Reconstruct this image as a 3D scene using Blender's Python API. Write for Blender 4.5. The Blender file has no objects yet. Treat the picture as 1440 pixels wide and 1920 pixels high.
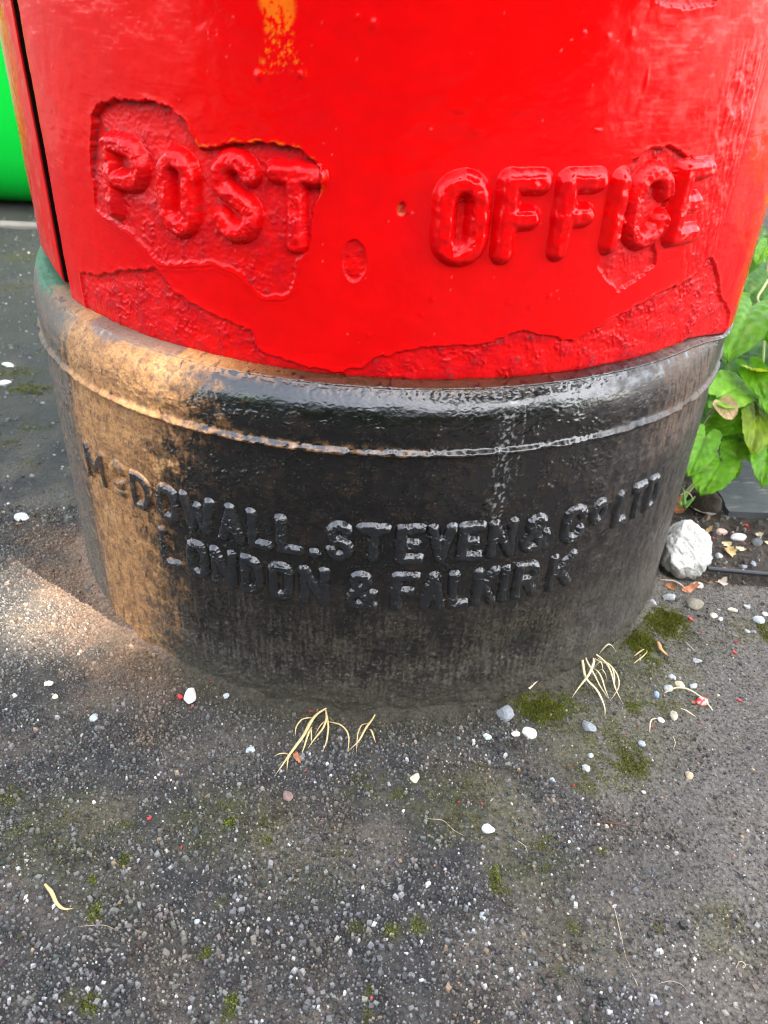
import bpy, math, random
import numpy as np
from mathutils import Vector, Matrix
random.seed(7)
rng = np.random.default_rng(11)
SC = bpy.context.scene
COL = SC.collection

# ---------------------------------------------------------------- camera
F_PX, CAM_H, CAM_D, PITCH, YAW, ROLL = 1477.46, .4018, .6226, .5845, .0021, .0473
fw = Vector((math.sin(YAW)*math.cos(PITCH), math.cos(YAW)*math.cos(PITCH), -math.sin(PITCH)))
rt = Vector((math.cos(YAW), -math.sin(YAW), 0)); up = rt.cross(fw)
r2 = math.cos(ROLL)*rt + math.sin(ROLL)*up
u2 = -math.sin(ROLL)*rt + math.cos(ROLL)*up
cd = bpy.data.cameras.new('camera'); cam = bpy.data.objects.new('camera', cd); COL.objects.link(cam)
m = Matrix((r2, u2, -fw)).transposed().to_4x4(); m.translation = (0, -CAM_D, CAM_H)
cam.matrix_world = m
cd.sensor_fit = 'VERTICAL'; cd.sensor_height = 36; cd.lens = 36*F_PX/1920
cd.clip_start = .02; cd.clip_end = 500
cd.dof.use_dof = True; cd.dof.focus_distance = .47; cd.dof.aperture_fstop = 14.0
SC.camera = cam

# ---------------------------------------------------------------- light
SUN_EL, SUN_AZ = math.radians(54), math.radians(125)      # azimuth clockwise from +Y
SD = Vector((math.sin(SUN_AZ)*math.cos(SUN_EL), math.cos(SUN_AZ)*math.cos(SUN_EL), math.sin(SUN_EL)))
w = bpy.data.worlds.new('World'); SC.world = w; w.use_nodes = True
nt = w.node_tree; bg = nt.nodes['Background']
sky = nt.nodes.new('ShaderNodeTexSky'); sky.sky_type = 'NISHITA'; sky.sun_disc = False
sky.sun_elevation = SUN_EL; sky.sun_rotation = SUN_AZ; sky.dust_density = 3.0; sky.air_density = 1.0; sky.ozone_density = 1.0
hs = nt.nodes.new('ShaderNodeHueSaturation'); hs.inputs['Saturation'].default_value = .45     # thin bright cloud over the blue
nt.links.new(sky.outputs[0], hs.inputs['Color']); nt.links.new(hs.outputs[0], bg.inputs[0]); bg.inputs[1].default_value = .15
sl = bpy.data.lights.new('sun', 'SUN'); sl.energy = 3.4; sl.angle = math.radians(.53); sl.color = (1, .94, .85)
so = bpy.data.objects.new('sun', sl); COL.objects.link(so)
so.rotation_euler = (-SD).to_track_quat('-Z', 'Y').to_euler()
SC.cycles.filter_width = 1.2
SC.view_settings.view_transform = 'Standard'; SC.view_settings.look = 'None'
SC.view_settings.exposure = 3.0; SC.view_settings.gamma = 1; SC.view_settings.use_curve_mapping = False

# ---------------------------------------------------------------- numpy tools
_perm = {}
def _tab(seed):
    if seed not in _perm:
        g = np.random.default_rng(seed+100); p = g.permutation(512); a = g.random(512)*2*np.pi
        _perm[seed] = (np.concatenate([p, p]), np.cos(a).astype(np.float32), np.sin(a).astype(np.float32))
    return _perm[seed]
def pn(x, y, seed=0):
    """2D gradient noise, about -0.7..0.7"""
    P, gx, gy = _tab(seed)
    xi = np.floor(x); yi = np.floor(y)
    fx = (x-xi).astype(np.float32); fy = (y-yi).astype(np.float32)
    xi = xi.astype(np.int64) & 511; yi = yi.astype(np.int64) & 511
    x1 = (xi+1) & 511; y1 = (yi+1) & 511
    def g(a, b, dx, dy):
        h = P[P[a]+b]; return gx[h]*dx+gy[h]*dy
    u = fx*fx*fx*(fx*(fx*6-15)+10); v = fy*fy*fy*(fy*(fy*6-15)+10)
    a = g(xi, yi, fx, fy); b = g(x1, yi, fx-1, fy); c = g(xi, y1, fx, fy-1); d = g(x1, y1, fx-1, fy-1)
    a = a+u*(b-a); c = c+u*(d-c)
    return a+v*(c-a)
def fbm(x, y, seed=0, octv=4, gain=.5):
    r = 0; a = 1.; s = 0
    for i in range(octv):
        r = r+a*pn(x*2**i+17.3*i, y*2**i-9.1*i, seed+i); s += a; a *= gain
    return r/s*1.6
def ss(a, b, x):
    t = np.clip((x-a)/(b-a), 0, 1); return t*t*(3-2*t)
def lerp(a, b, t): return a+(b-a)*t
def mixc(c, col, t):
    return c+(np.asarray(col, dtype=np.float32)-c)*t[..., None]
def sd_poly(x, y, pts):
    """signed distance to a polygon, negative inside"""
    pts = np.asarray(pts, float); n = len(pts)
    d = np.full(x.shape, 1e9); ins = np.zeros(x.shape, bool)
    for i in range(n):
        a = pts[i]; b = pts[(i+1) % n]; e = b-a
        px = x-a[0]; py = y-a[1]
        t = np.clip((px*e[0]+py*e[1])/(e@e+1e-12), 0, 1)
        d = np.minimum(d, (px-t*e[0])**2+(py-t*e[1])**2)
        c = ((a[1] > y) != (b[1] > y))
        if abs(e[1]) > 1e-12: ins ^= c & (px < e[0]*(y-a[1])/e[1])
    d = np.sqrt(d); return np.where(ins, -d, d)
def sd_line(x, y, pts):
    d = np.full(x.shape, 1e9)
    for a, b in zip(pts[:-1], pts[1:]):
        ax, ay = a; ex, ey = b[0]-ax, b[1]-ay
        t = np.clip(((x-ax)*ex+(y-ay)*ey)/(ex*ex+ey*ey+1e-12), 0, 1)
        d = np.minimum(d, (x-ax-t*ex)**2+(y-ay-t*ey)**2)
    return np.sqrt(d)

# ---------------------------------------------------------------- objects
def mesh_from(name, V, F, smooth=True):
    V = np.ascontiguousarray(V, dtype=np.float32).reshape(-1, 3); F = np.ascontiguousarray(F, dtype=np.int32)
    me = bpy.data.meshes.new(name); n, k = F.shape
    me.vertices.add(len(V)); me.vertices.foreach_set('co', V.ravel())
    me.loops.add(n*k); me.loops.foreach_set('vertex_index', F.ravel())
    me.polygons.add(n); me.polygons.foreach_set('loop_start', np.arange(0, n*k, k, dtype=np.int32))
    if smooth: me.polygons.foreach_set('use_smooth', np.ones(n, bool))
    me.update(calc_edges=True); me.validate()
    if not smooth: me.shade_flat() if hasattr(me, 'shade_flat') else None
    return me
def attr_col(me, name, c):
    a = me.attributes.new(name, 'FLOAT_COLOR', 'POINT')
    c = np.asarray(c, dtype=np.float32).reshape(-1, c.shape[-1])
    if c.shape[1] == 3: c = np.concatenate([c, np.ones((len(c), 1), np.float32)], 1)
    a.data.foreach_set('color', np.ascontiguousarray(c).ravel())
def attr_f(me, name, v):
    a = me.attributes.new(name, 'FLOAT', 'POINT'); a.data.foreach_set('value', np.ascontiguousarray(v, dtype=np.float32).ravel())
def obj(name, me, mat, parent=None):
    o = bpy.data.objects.new(name, me); COL.objects.link(o)
    if mat is not None and not me.materials: me.materials.append(mat)
    if parent: o.parent = parent
    return o
def empty(name, loc=(0, 0, 0)):
    o = bpy.data.objects.new(name, None); COL.objects.link(o); o.location = loc; o.empty_display_size = .05; return o
def tag(o, label=None, cat=None, group=None, kind=None):
    if label: o['label'] = label
    if cat: o['category'] = cat
    if group: o['group'] = group
    if kind: o['kind'] = kind
    return o
def grid_faces(nz, nt):
    i = np.arange(nz*nt).reshape(nz, nt)
    return np.stack([i[:-1, :-1], i[:-1, 1:], i[1:, 1:], i[1:, :-1]], -1).reshape(-1, 4)
def cyl_xyz(th, z, r, cx=0):
    return np.stack([cx+r*np.sin(th), -r*np.cos(th), z], -1)

# ---------------------------------------------------------------- materials
def mat_new(name):
    m = bpy.data.materials.new(name); m.use_nodes = True
    t = m.node_tree; return m, t, t.nodes['Principled BSDF']
def nd(t, typ, **kw):
    n = t.nodes.new(typ)
    for k, v in kw.items():
        if k.startswith('i_'):
            k = k[2:]; k = int(k) if k.isdigit() else k
            if isinstance(v, bpy.types.NodeSocket): t.links.new(v, n.inputs[k])
            else: n.inputs[k].default_value = v
        else: setattr(n, k, v)
    return n
def mixrgb(t, fac, a, b, blend='MIX'):
    n = t.nodes.new('ShaderNodeMix'); n.data_type = 'RGBA'; n.blend_type = blend
    for k, v in ((0, fac), (6, a), (7, b)):
        if isinstance(v, bpy.types.NodeSocket): t.links.new(v, n.inputs[k])
        else: n.inputs[k].default_value = v if k == 0 else tuple(v)+(1,)*(4-len(v))
    return n.outputs[2]
def surf_mat(name, bump_scale, bump_str, bump_dist, spec=.5, coat=0., coat_r=.1, var=.12, var_scale=300, rough=None):
    """colour and gloss come from the point attributes col / rgh, fine relief from noise"""
    m, t, b = mat_new(name)
    tc = nd(t, 'ShaderNodeTexCoord')
    a = nd(t, 'ShaderNodeAttribute', attribute_name='col')
    n1 = nd(t, 'ShaderNodeTexNoise', i_Vector=tc.outputs['Object'], i_Scale=var_scale, i_Detail=3.)
    hv = nd(t, 'ShaderNodeHueSaturation', i_Color=a.outputs['Color'])
    mp = nd(t, 'ShaderNodeMapRange', i_0=n1.outputs[0], i_1=.3, i_2=.7, i_3=1-var, i_4=1+var)
    t.links.new(mp.outputs[0], hv.inputs['Value']); t.links.new(hv.outputs[0], b.inputs['Base Color'])
    if rough is None:
        ra = nd(t, 'ShaderNodeAttribute', attribute_name='rgh'); t.links.new(ra.outputs['Fac'], b.inputs['Roughness'])
    else: b.inputs['Roughness'].default_value = rough
    n2 = nd(t, 'ShaderNodeTexNoise', i_Vector=tc.outputs['Object'], i_Scale=bump_scale, i_Detail=4., i_Roughness=.6)
    bp = nd(t, 'ShaderNodeBump', i_Height=n2.outputs[0], i_Strength=bump_str, i_Distance=bump_dist)
    t.links.new(bp.outputs[0], b.inputs['Normal'])
    b.inputs['Specular IOR Level'].default_value = spec
    b.inputs['Coat Weight'].default_value = coat
    if coat and rough is None:
        cm = nd(t, 'ShaderNodeMapRange', i_0=ra.outputs['Fac'], i_1=.16, i_2=.42, i_3=coat, i_4=0.); t.links.new(cm.outputs[0], b.inputs['Coat Weight'])
    b.inputs['Coat Roughness'].default_value = coat_r
    return m
M_RED = surf_mat('red gloss paint', 700, .10, .0005, spec=.22, coat=.0, var=.04, var_scale=120)
M_BLK = surf_mat('cast iron black paint', 1100, .22, .0008, spec=.55, coat=.7, coat_r=.11, var=.25, var_scale=900)
M_STONE = surf_mat('pebble stone', 1500, .35, .0006, var=.25, var_scale=700, rough=.75)
M_ROCK = surf_mat('white limestone', 420, .6, .0015, var=.08, var_scale=350, rough=.85)
M_CHIP = surf_mat('asphalt aggregate', 2200, .3, .0004, spec=.28, var=.25, var_scale=1200, rough=.7)
M_GROUND = surf_mat('asphalt', 620, .9, .0022, var=.55, var_scale=420, rough=.85)
M_SOIL = surf_mat('soil', 700, .8, .003, var=.4, var_scale=500, rough=.95)
def plain(name, c, rough=.7, spec=.3, bump=0, bscale=300, var=.15, vscale=200, metal=0):
    m, t, b = mat_new(name); tc = nd(t, 'ShaderNodeTexCoord')
    n1 = nd(t, 'ShaderNodeTexNoise', i_Vector=tc.outputs['Object'], i_Scale=float(vscale), i_Detail=4.)
    lo = tuple(max(0, x*(1-var)) for x in c); hi = tuple(min(1, x*(1+var)) for x in c)
    t.links.new(mixrgb(t, n1.outputs[0], lo, hi), b.inputs['Base Color'])
    b.inputs['Roughness'].default_value = rough; b.inputs['Specular IOR Level'].default_value = spec
    b.inputs['Metallic'].default_value = metal
    if bump:
        n2 = nd(t, 'ShaderNodeTexNoise', i_Vector=tc.outputs['Object'], i_Scale=float(bscale), i_Detail=4.)
        bp = nd(t, 'ShaderNodeBump', i_Height=n2.outputs[0], i_Strength=bump, i_Distance=.001)
        t.links.new(bp.outputs[0], b.inputs['Normal'])
    return m
def leaf_mat(name, trans=.35, rough=.45):
    m, t, b = mat_new(name)
    a = nd(t, 'ShaderNodeAttribute', attribute_name='col'); v = nd(t, 'ShaderNodeAttribute', attribute_name='vein')
    tc = nd(t, 'ShaderNodeTexCoord')
    n1 = nd(t, 'ShaderNodeTexNoise', i_Vector=tc.outputs['Object'], i_Scale=90., i_Detail=5.)
    hv = nd(t, 'ShaderNodeHueSaturation', i_Color=a.outputs['Color'])
    mp = nd(t, 'ShaderNodeMapRange', i_0=n1.outputs[0], i_1=.3, i_2=.7, i_3=.7, i_4=1.25); t.links.new(mp.outputs[0], hv.inputs['Value'])
    light = mixrgb(t, 1., hv.outputs[0], (1.7, 1.5, 2.0), 'MULTIPLY')
    c = mixrgb(t, v.outputs['Fac'], hv.outputs[0], light)
    t.links.new(c, b.inputs['Base Color']); b.inputs['Roughness'].default_value = rough; b.inputs['Specular IOR Level'].default_value = .22
    tr = nd(t, 'ShaderNodeBsdfTranslucent'); t.links.new(mixrgb(t, 1., c, (1.5, 1.25, .6), 'MULTIPLY'), tr.inputs[0])
    mx = nd(t, 'ShaderNodeMixShader', i_0=trans); t.links.new(b.outputs[0], mx.inputs[1]); t.links.new(tr.outputs[0], mx.inputs[2])
    bp = nd(t, 'ShaderNodeBump', i_Height=v.outputs['Fac'], i_Strength=.5, i_Distance=-.0006); t.links.new(bp.outputs[0], b.inputs['Normal'])
    t.links.new(mx.outputs[0], t.nodes['Material Output'].inputs[0]); return m
M_LEAF = leaf_mat('green leaf', .38, .5); M_DRY = leaf_mat('dry leaf', .15, .7)
M_STRAW = plain('dry straw', (.58, .43, .20), .6, .3, .3, 900, .25, 260)
M_ROOT = plain('pale dry root', (.62, .52, .31), .6, .3, .3, 900, .2, 260)
M_FIBRE = plain('thin fibre', (.40, .34, .24), .7, .2)
M_GRASS = plain('fresh grass', (.14, .34, .05), .5, .3)
M_STEM = plain('pale green stem', (.42, .45, .18), .5, .3)
M_WOOD = plain('brown woody stem', (.10, .045, .03), .6, .3, .5, 500)
M_FLAKE = plain('red paint flake', (.55, .012, .015), .35, .5)

PEBBLES=[
(-0.1231,-0.2537,0.0079,1.6364,(0.62, 0.61, 0.56),'pointed white pebble standing beside a red paint flake'),
(-0.0990,-0.2523,0.0050,0.8571,(0.36, 0.39, 0.38),'tiny pale blue chip right of the pointed white pebble'),
(-0.2209,-0.2463,0.0072,0.6500,(0.62, 0.61, 0.56),'flat white chip lying alone on the asphalt at the far left'),
(-0.2128,-0.2573,0.0046,0.9231,(0.62, 0.54, 0.36),'small cream chip just below the flat white chip at far left'),
(-0.1814,-0.2736,0.0055,1.0625,(0.36, 0.39, 0.38),'pale blue pebble alone on the left asphalt'),
(-0.0760,-0.2941,0.0060,0.7778,(0.36, 0.39, 0.38),'blue-grey pebble left of the larger dry grass tuft'),
(0.0874,-0.2571,0.0114,1.0000,(0.2, 0.21, 0.22),'grey angular stone at the left edge of the moss cushion'),
(0.1024,-0.2705,0.0098,0.9286,(0.62, 0.61, 0.56),'bright white angular pebble in front of the moss cushion'),
(0.0935,-0.2718,0.0070,0.6500,(0.62, 0.52, 0.42),'beige oblong chip touching the bright white angular pebble'),
(0.0744,-0.2751,0.0048,1.2143,(0.5, 0.6, 0.58),'pale green-blue chip in front of the grey angular stone'),
(0.1425,-0.2639,0.0092,1.0769,(0.2, 0.21, 0.22),'rounded grey stone below the pale dry root tuft'),
(0.1392,-0.2863,0.0041,1.0000,(0.33, 0.34, 0.33),'little round grey pebble between two larger grey stones on moss'),
(0.1340,-0.2973,0.0063,0.8421,(0.33, 0.34, 0.33),'grey pebble with thin straw touching it on brown moss'),
(0.1121,-0.3071,0.0043,0.7692,(0.36, 0.39, 0.38),'small blue-white square chip in the middle of the asphalt'),
(0.0270,-0.3104,0.0055,1.2353,(0.62, 0.54, 0.36),'smooth yellow oval pebble alone in the middle foreground'),
(0.1994,-0.2978,0.0063,0.8947,(0.42, 0.32, 0.2),'tan round pebble on bare asphalt at the right'),
(0.0693,-0.3431,0.0077,0.8000,(0.5, 0.52, 0.55),'pale grey egg-shaped pebble on the centre foreground'),
(0.0621,-0.3940,0.0036,1.5385,(0.36, 0.39, 0.38),'upright pale blue oblong chip low in the foreground'),
(-0.0490,-0.3271,0.0073,0.9130,(0.2, 0.13, 0.11),'flat reddish brown stone chip below the larger dry grass tuft'),
(0.2065,-0.2242,0.0064,1.0000,(0.36, 0.39, 0.38),'round pale blue pebble beside the cream oval pebble'),
(0.2161,-0.2197,0.0076,0.7000,(0.62, 0.54, 0.36),'cream oval pebble in the cluster on the right'),
(0.1965,-0.2306,0.0041,1.3636,(0.22, 0.3, 0.42),'small slate blue pebble left of the round pale blue pebble'),
(0.2251,-0.2211,0.0072,0.6842,(0.34, 0.36, 0.38),'grey wedge pebble right of the cream oval pebble'),
(0.2123,-0.2130,0.0061,0.8125,(0.33, 0.34, 0.33),'grey flat pebble behind the cream oval pebble'),
(0.2264,-0.2350,0.0100,0.7778,(0.5, 0.34, 0.28),'pebble splashed with red paint under a long dry stem'),
(0.1934,-0.2531,0.0057,0.7500,(0.62, 0.61, 0.56),'white oval pebble on moss with a hooked root beside it'),
(0.2032,-0.2490,0.0054,1.7333,(0.36, 0.33, 0.24),'mossy elongated stone right of the white oval pebble'),
(0.2355,-0.1945,0.0067,0.8235,(0.33, 0.34, 0.33),'grey triangular pebble at the top of a crack'),
(0.1755,-0.2747,0.0055,0.9375,(0.3, 0.34, 0.37),'blue-grey faceted pebble on bare asphalt near moss'),
(0.2345,-0.1247,0.0116,0.7037,(0.33, 0.34, 0.33),'smooth grey oval pebble in front of the white rock'),
(0.2182,-0.1343,0.0043,1.8000,(0.33, 0.34, 0.33),'narrow grey pebble tipped beside a red crumb'),
(0.2621,-0.1066,0.0119,0.6296,(0.4, 0.37, 0.33),'rounded dull grey pebble tucked under the front of the white rock'),
(0.2523,-0.1316,0.0145,0.8235,(0.2, 0.18, 0.13),'brown translucent pebble in front of the white rock'),
(0.2645,-0.1428,0.0067,0.9375,(0.5, 0.46, 0.36),'cream cobble right of the brown translucent pebble'),
(0.2823,-0.1352,0.0081,0.5789,(0.62, 0.54, 0.36),'pale yellow flat pebble on the soil at the right'),
(0.2955,-0.1293,0.0056,1.0000,(0.33, 0.34, 0.33),'grey rounded pebble right of the pale yellow flat pebble'),
(0.2988,-0.1460,0.0088,1.0476,(0.5, 0.56, 0.6),'big pale blue-white pebble near the right edge'),
(0.3068,-0.1380,0.0051,0.9167,(0.62, 0.61, 0.56),'white pebble behind the big pale blue-white pebble'),
(0.2849,-0.1601,0.0045,1.0000,(0.33, 0.34, 0.33),'small grey pebble below the big pale blue-white pebble'),
(0.2896,-0.1605,0.0045,0.7273,(0.2, 0.21, 0.22),'darker small pebble next to the small grey pebble at right'),
(0.3219,-0.0346,0.0140,0.6552,(0.62, 0.61, 0.56),'round white pebble on the soil behind the white rock'),
(0.3091,-0.0252,0.0132,0.6296,(0.5, 0.34, 0.28),'pink oval pebble between the white rock and the round white pebble'),
(0.3208,-0.0732,0.0069,0.8667,(0.24, 0.27, 0.3),'dark slate triangular pebble in the soil right of the white rock'),
(0.3113,-0.0765,0.0078,0.6471,(0.2, 0.21, 0.22),'grey chip in the soil left of the slate triangular pebble'),
(0.3369,-0.0398,0.0096,0.9000,(0.11, 0.12, 0.12),'black rounded stone in the soil right of the round white pebble'),
(0.2933,-0.0655,0.0074,0.8750,(0.33, 0.34, 0.33),'pale lilac chip half hidden right of the white rock'),
(-0.3192,-0.0515,0.0137,0.6897,(0.62, 0.66, 0.66),'white angular pebble on the dark ground left of the plinth'),
(-0.4477,0.2176,0.0162,0.6154,(0.7, 0.72, 0.62),'white chip behind the plinth at the left frame edge'),
(-0.4649,0.2673,0.0156,0.5000,(0.66, 0.7, 0.56),'pale curled chip behind the white chip at the left frame edge'),
(-0.2266,-0.1484,0.0042,1.0000,(0.11, 0.12, 0.12),'tiny dark pebble against the foot of the plinth'),
(-0.0853,-0.4035,0.0033,0.8333,(0.33, 0.34, 0.33),'small pale grey chip in a moss speck at lower left'),
(-0.0688,-0.3887,0.0025,1.5556,(0.11, 0.12, 0.12),'dark red-black chip lying on the lower left asphalt'),
(0.2687,-0.1467,0.0038,1.0000,(0.62, 0.61, 0.56),'tiny white pebble right of the cream cobble'),
]
FLAKES=[(-0.1300,-0.2537,0.0072),(0.2137,-0.1250,0.0039),(0.2016,-0.1499,0.0038),(0.2450,-0.1488,0.0058),(0.2531,-0.2328,0.0048),(0.2494,-0.1626,0.0025),(0.2723,-0.1724,0.0040),(0.2668,-0.1849,0.0048),(0.1855,-0.2600,0.0025),(0.2985,-0.0367,0.0038),(0.3381,-0.0123,0.0069),(0.3373,-0.0201,0.0029),(-0.0470,-0.2976,0.0017),(-0.0399,-0.3077,0.0020),(-0.0412,-0.2624,0.0028),(0.1244,-0.3101,0.0020),(0.0669,-0.3264,0.0019),(0.0532,-0.3260,0.0019),(0.0055,-0.4368,0.0025),(-0.0162,-0.2242,0.0019),(-0.1120,-0.2419,0.0018),(-0.1201,-0.2625,0.0028),(-0.1255,-0.3462,0.0043),(-0.1030,-0.3636,0.0024),(0.1254,-0.2953,0.0017),(0.2197,-0.2543,0.0018),(0.1656,-0.2693,0.0017),(-0.0724,-0.2502,0.0014),(0.3256,-0.0444,0.0038)]
MOSS=[(0.1500,-0.2737,0.0521,0.0398,0.44),(0.1930,-0.2136,0.0457,0.0386,0.42),(0.0595,-0.3268,0.0444,0.0300,0.40),(0.0928,-0.3629,0.0297,0.0240,0.34),(-0.0829,-0.3450,0.0429,0.0290,0.34),(-0.1708,-0.3564,0.0420,0.0324,0.36),(0.0021,-0.3186,0.0289,0.0174,0.25),(0.2401,-0.1716,0.0405,0.0273,0.25),(-0.0364,-0.3755,0.0347,0.0234,0.18),(0.1088,-0.4063,0.0327,0.0221,0.20),(0.1892,-0.3944,0.0223,0.0226,0.30),(-0.1354,-0.3923,0.0252,0.0189,0.20),(0.2216,-0.1578,0.0186,0.0167,1.00),(0.1971,-0.1815,0.0140,0.0151,1.00),(0.2284,-0.1480,0.0125,0.0113,1.00),(0.1977,-0.2026,0.0097,0.0105,0.60),(0.1116,-0.2495,0.0188,0.0146,1.00),(0.1305,-0.2451,0.0127,0.0108,0.70),(0.1766,-0.2423,0.0080,0.0079,0.70),(0.1989,-0.2409,0.0102,0.0069,0.60),(0.1517,-0.2656,0.0211,0.0095,0.50),(0.1608,-0.2796,0.0172,0.0102,0.60),(0.1665,-0.2918,0.0135,0.0114,0.80),(0.1421,-0.2952,0.0201,0.0081,0.35),(0.1360,-0.3095,0.0131,0.0088,0.50),(0.1568,-0.3044,0.0165,0.0098,0.40),(0.2155,-0.2015,0.0155,0.0073,0.40),(0.2861,-0.1565,0.0165,0.0167,0.35),(0.2998,-0.1586,0.0058,0.0167,0.80),(0.1518,-0.2290,0.0149,0.0075,0.40),(0.0498,-0.3310,0.0189,0.0106,0.30),(0.0430,-0.3455,0.0123,0.0103,0.35),(0.0645,-0.3444,0.0092,0.0104,0.25),(0.1005,-0.3511,0.0061,0.0074,0.50),(0.0710,-0.3032,0.0198,0.0089,0.25),(-0.0834,-0.3343,0.0063,0.0059,0.50),(-0.0791,-0.3455,0.0043,0.0037,0.80),(-0.0598,-0.3455,0.0080,0.0058,0.50),(-0.0570,-0.3540,0.0036,0.0033,0.70),(-0.1315,-0.3714,0.0026,0.0047,0.80),(-0.1378,-0.3513,0.0042,0.0057,0.50),(-0.1973,-0.3577,0.0075,0.0057,0.50),(-0.2118,-0.3375,0.0062,0.0105,0.60),(-0.2057,-0.3335,0.0063,0.0063,0.50),(-0.1386,-0.4011,0.0038,0.0052,0.80),(-0.1272,-0.4454,0.0055,0.0061,0.80),(-0.1371,-0.4423,0.0050,0.0054,0.40),(-0.0601,-0.4433,0.0040,0.0075,0.80),(-0.0779,-0.4187,0.0037,0.0036,0.70),(-0.1310,-0.3739,0.0035,0.0031,0.50),(-0.1681,-0.3757,0.0058,0.0031,0.50),(-0.1450,-0.3844,0.0023,0.0031,0.80),(-0.0907,-0.3655,0.0041,0.0040,0.40),(-0.0751,-0.3924,0.0045,0.0053,0.40),(0.0983,-0.3658,0.0035,0.0032,0.60),(0.0710,-0.3734,0.0035,0.0071,0.80),(0.0734,-0.3788,0.0040,0.0031,0.60),(0.0271,-0.4004,0.0061,0.0052,0.70),(0.0147,-0.4038,0.0044,0.0044,0.70),(0.1552,-0.3960,0.0050,0.0038,0.50),(0.1873,-0.3874,0.0062,0.0061,0.40),(0.1940,-0.3885,0.0071,0.0076,0.30),(0.1091,-0.3967,0.0028,0.0045,0.70),(-0.0031,-0.4032,0.0055,0.0052,0.50),(0.0036,-0.4340,0.0026,0.0048,0.60),(0.0971,-0.4200,0.0053,0.0036,0.40),(-0.0143,-0.3611,0.0074,0.0056,0.40),(-0.0079,-0.3115,0.0065,0.0044,0.40),(-0.0012,-0.3169,0.0045,0.0044,0.40),(0.0041,-0.4446,0.0025,0.0041,0.60),(0.1336,-0.3527,0.0030,0.0033,0.70),(0.0150,-0.3217,0.0064,0.0060,0.50),(-0.4127,0.2081,0.0247,0.0167,0.70),(-0.4485,0.2499,0.0257,0.0173,0.60),(-0.4296,0.3194,0.0204,0.0138,0.50),(-0.3769,0.1178,0.0170,0.0115,0.50),(-0.4715,0.4313,0.0223,0.0301,0.40),(-0.6350,0.7227,0.0363,0.0307,0.50),(-0.5759,0.5579,0.0326,0.0330,0.40),(-0.3465,0.0412,0.0105,0.0106,0.30),(-0.3844,0.0814,0.0137,0.0148,0.40)]
TUFT_A=[([(-0.0311,-0.2609),(-0.0368,-0.2649),(-0.0402,-0.2723),(-0.0428,-0.2839),(-0.0494,-0.2969),(-0.0542,-0.3061),(-0.0577,-0.3122)],0.0039),([(-0.0504,-0.2970),(-0.0560,-0.2981),(-0.0609,-0.2988)],0.0017),([(-0.0500,-0.2978),(-0.0512,-0.3039),(-0.0513,-0.3087)],0.0013),([(-0.0383,-0.2668),(-0.0463,-0.2709),(-0.0495,-0.2764),(-0.0495,-0.2821)],0.0018),([(-0.0394,-0.2736),(-0.0402,-0.2825),(-0.0421,-0.2911),(-0.0438,-0.2966)],0.0021),([(-0.0395,-0.2759),(-0.0389,-0.2824),(-0.0383,-0.2879)],0.0014),([(-0.0314,-0.2618),(-0.0300,-0.2700),(-0.0317,-0.2789),(-0.0365,-0.2853),(-0.0404,-0.2906)],0.0021),([(-0.0314,-0.2618),(-0.0284,-0.2761),(-0.0286,-0.2861),(-0.0307,-0.2934)],0.0025),([(-0.0304,-0.2691),(-0.0333,-0.2755),(-0.0370,-0.2810)],0.0014),([(-0.0300,-0.2695),(-0.0238,-0.2741),(-0.0171,-0.2798),(-0.0144,-0.2853),(-0.0149,-0.2929)],0.0017)]
TUFT_B=[([(0.0012,-0.2636),(-0.0007,-0.2691),(-0.0029,-0.2746),(-0.0066,-0.2840),(-0.0085,-0.2879),(-0.0149,-0.2929)],0.0028),([(-0.0022,-0.2746),(-0.0003,-0.2802),(0.0023,-0.2852)],0.0024),([(-0.0017,-0.2692),(-0.0071,-0.2749),(-0.0094,-0.2828),(-0.0095,-0.2934)],0.0014)]
TUFT_C=[([(0.1467,-0.1949),(0.1469,-0.2112),(0.1463,-0.2243),(0.1472,-0.2278),(0.1523,-0.2305),(0.1550,-0.2387),(0.1571,-0.2496),(0.1553,-0.2535)],0.0027),([(0.1465,-0.1961),(0.1560,-0.1977),(0.1623,-0.2049),(0.1659,-0.2153),(0.1664,-0.2306),(0.1699,-0.2398)],0.0027),([(0.1575,-0.1998),(0.1541,-0.2134),(0.1478,-0.2267),(0.1388,-0.2348),(0.1360,-0.2384)],0.0031),([(0.1575,-0.1998),(0.1623,-0.2049),(0.1688,-0.2109),(0.1686,-0.2203),(0.1674,-0.2275)],0.0023),([(0.1546,-0.2108),(0.1559,-0.2237),(0.1583,-0.2336),(0.1617,-0.2383)],0.0023),([(0.1503,-0.2030),(0.1490,-0.2122),(0.1510,-0.2214),(0.1551,-0.2313),(0.1612,-0.2374)],0.0023),([(0.1615,-0.1995),(0.1657,-0.2127),(0.1688,-0.2229),(0.1692,-0.2315),(0.1650,-0.2367),(0.1614,-0.2398)],0.0016),([(0.1565,-0.2149),(0.1593,-0.2199),(0.1637,-0.2222)],0.0015),([(0.1505,-0.2002),(0.1442,-0.2050),(0.1397,-0.2128)],0.0019),([(0.1619,-0.1973),(0.1686,-0.1935),(0.1757,-0.1936)],0.0020),([(0.1552,-0.2118),(0.1591,-0.2115),(0.1623,-0.2145)],0.0023)]
TUFT_C_GREEN=[([(0.1601,-0.1985),(0.1634,-0.1882),(0.1671,-0.1776)],0.0023),([(0.1523,-0.1861),(0.1521,-0.1804),(0.1505,-0.1764)],0.0012),([(0.1495,-0.1948),(0.1526,-0.1867)],0.0016)]
STRAW=[([(0.1059,-0.2353),(0.1141,-0.2263),(0.1284,-0.2071)],0.0041)]
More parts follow.
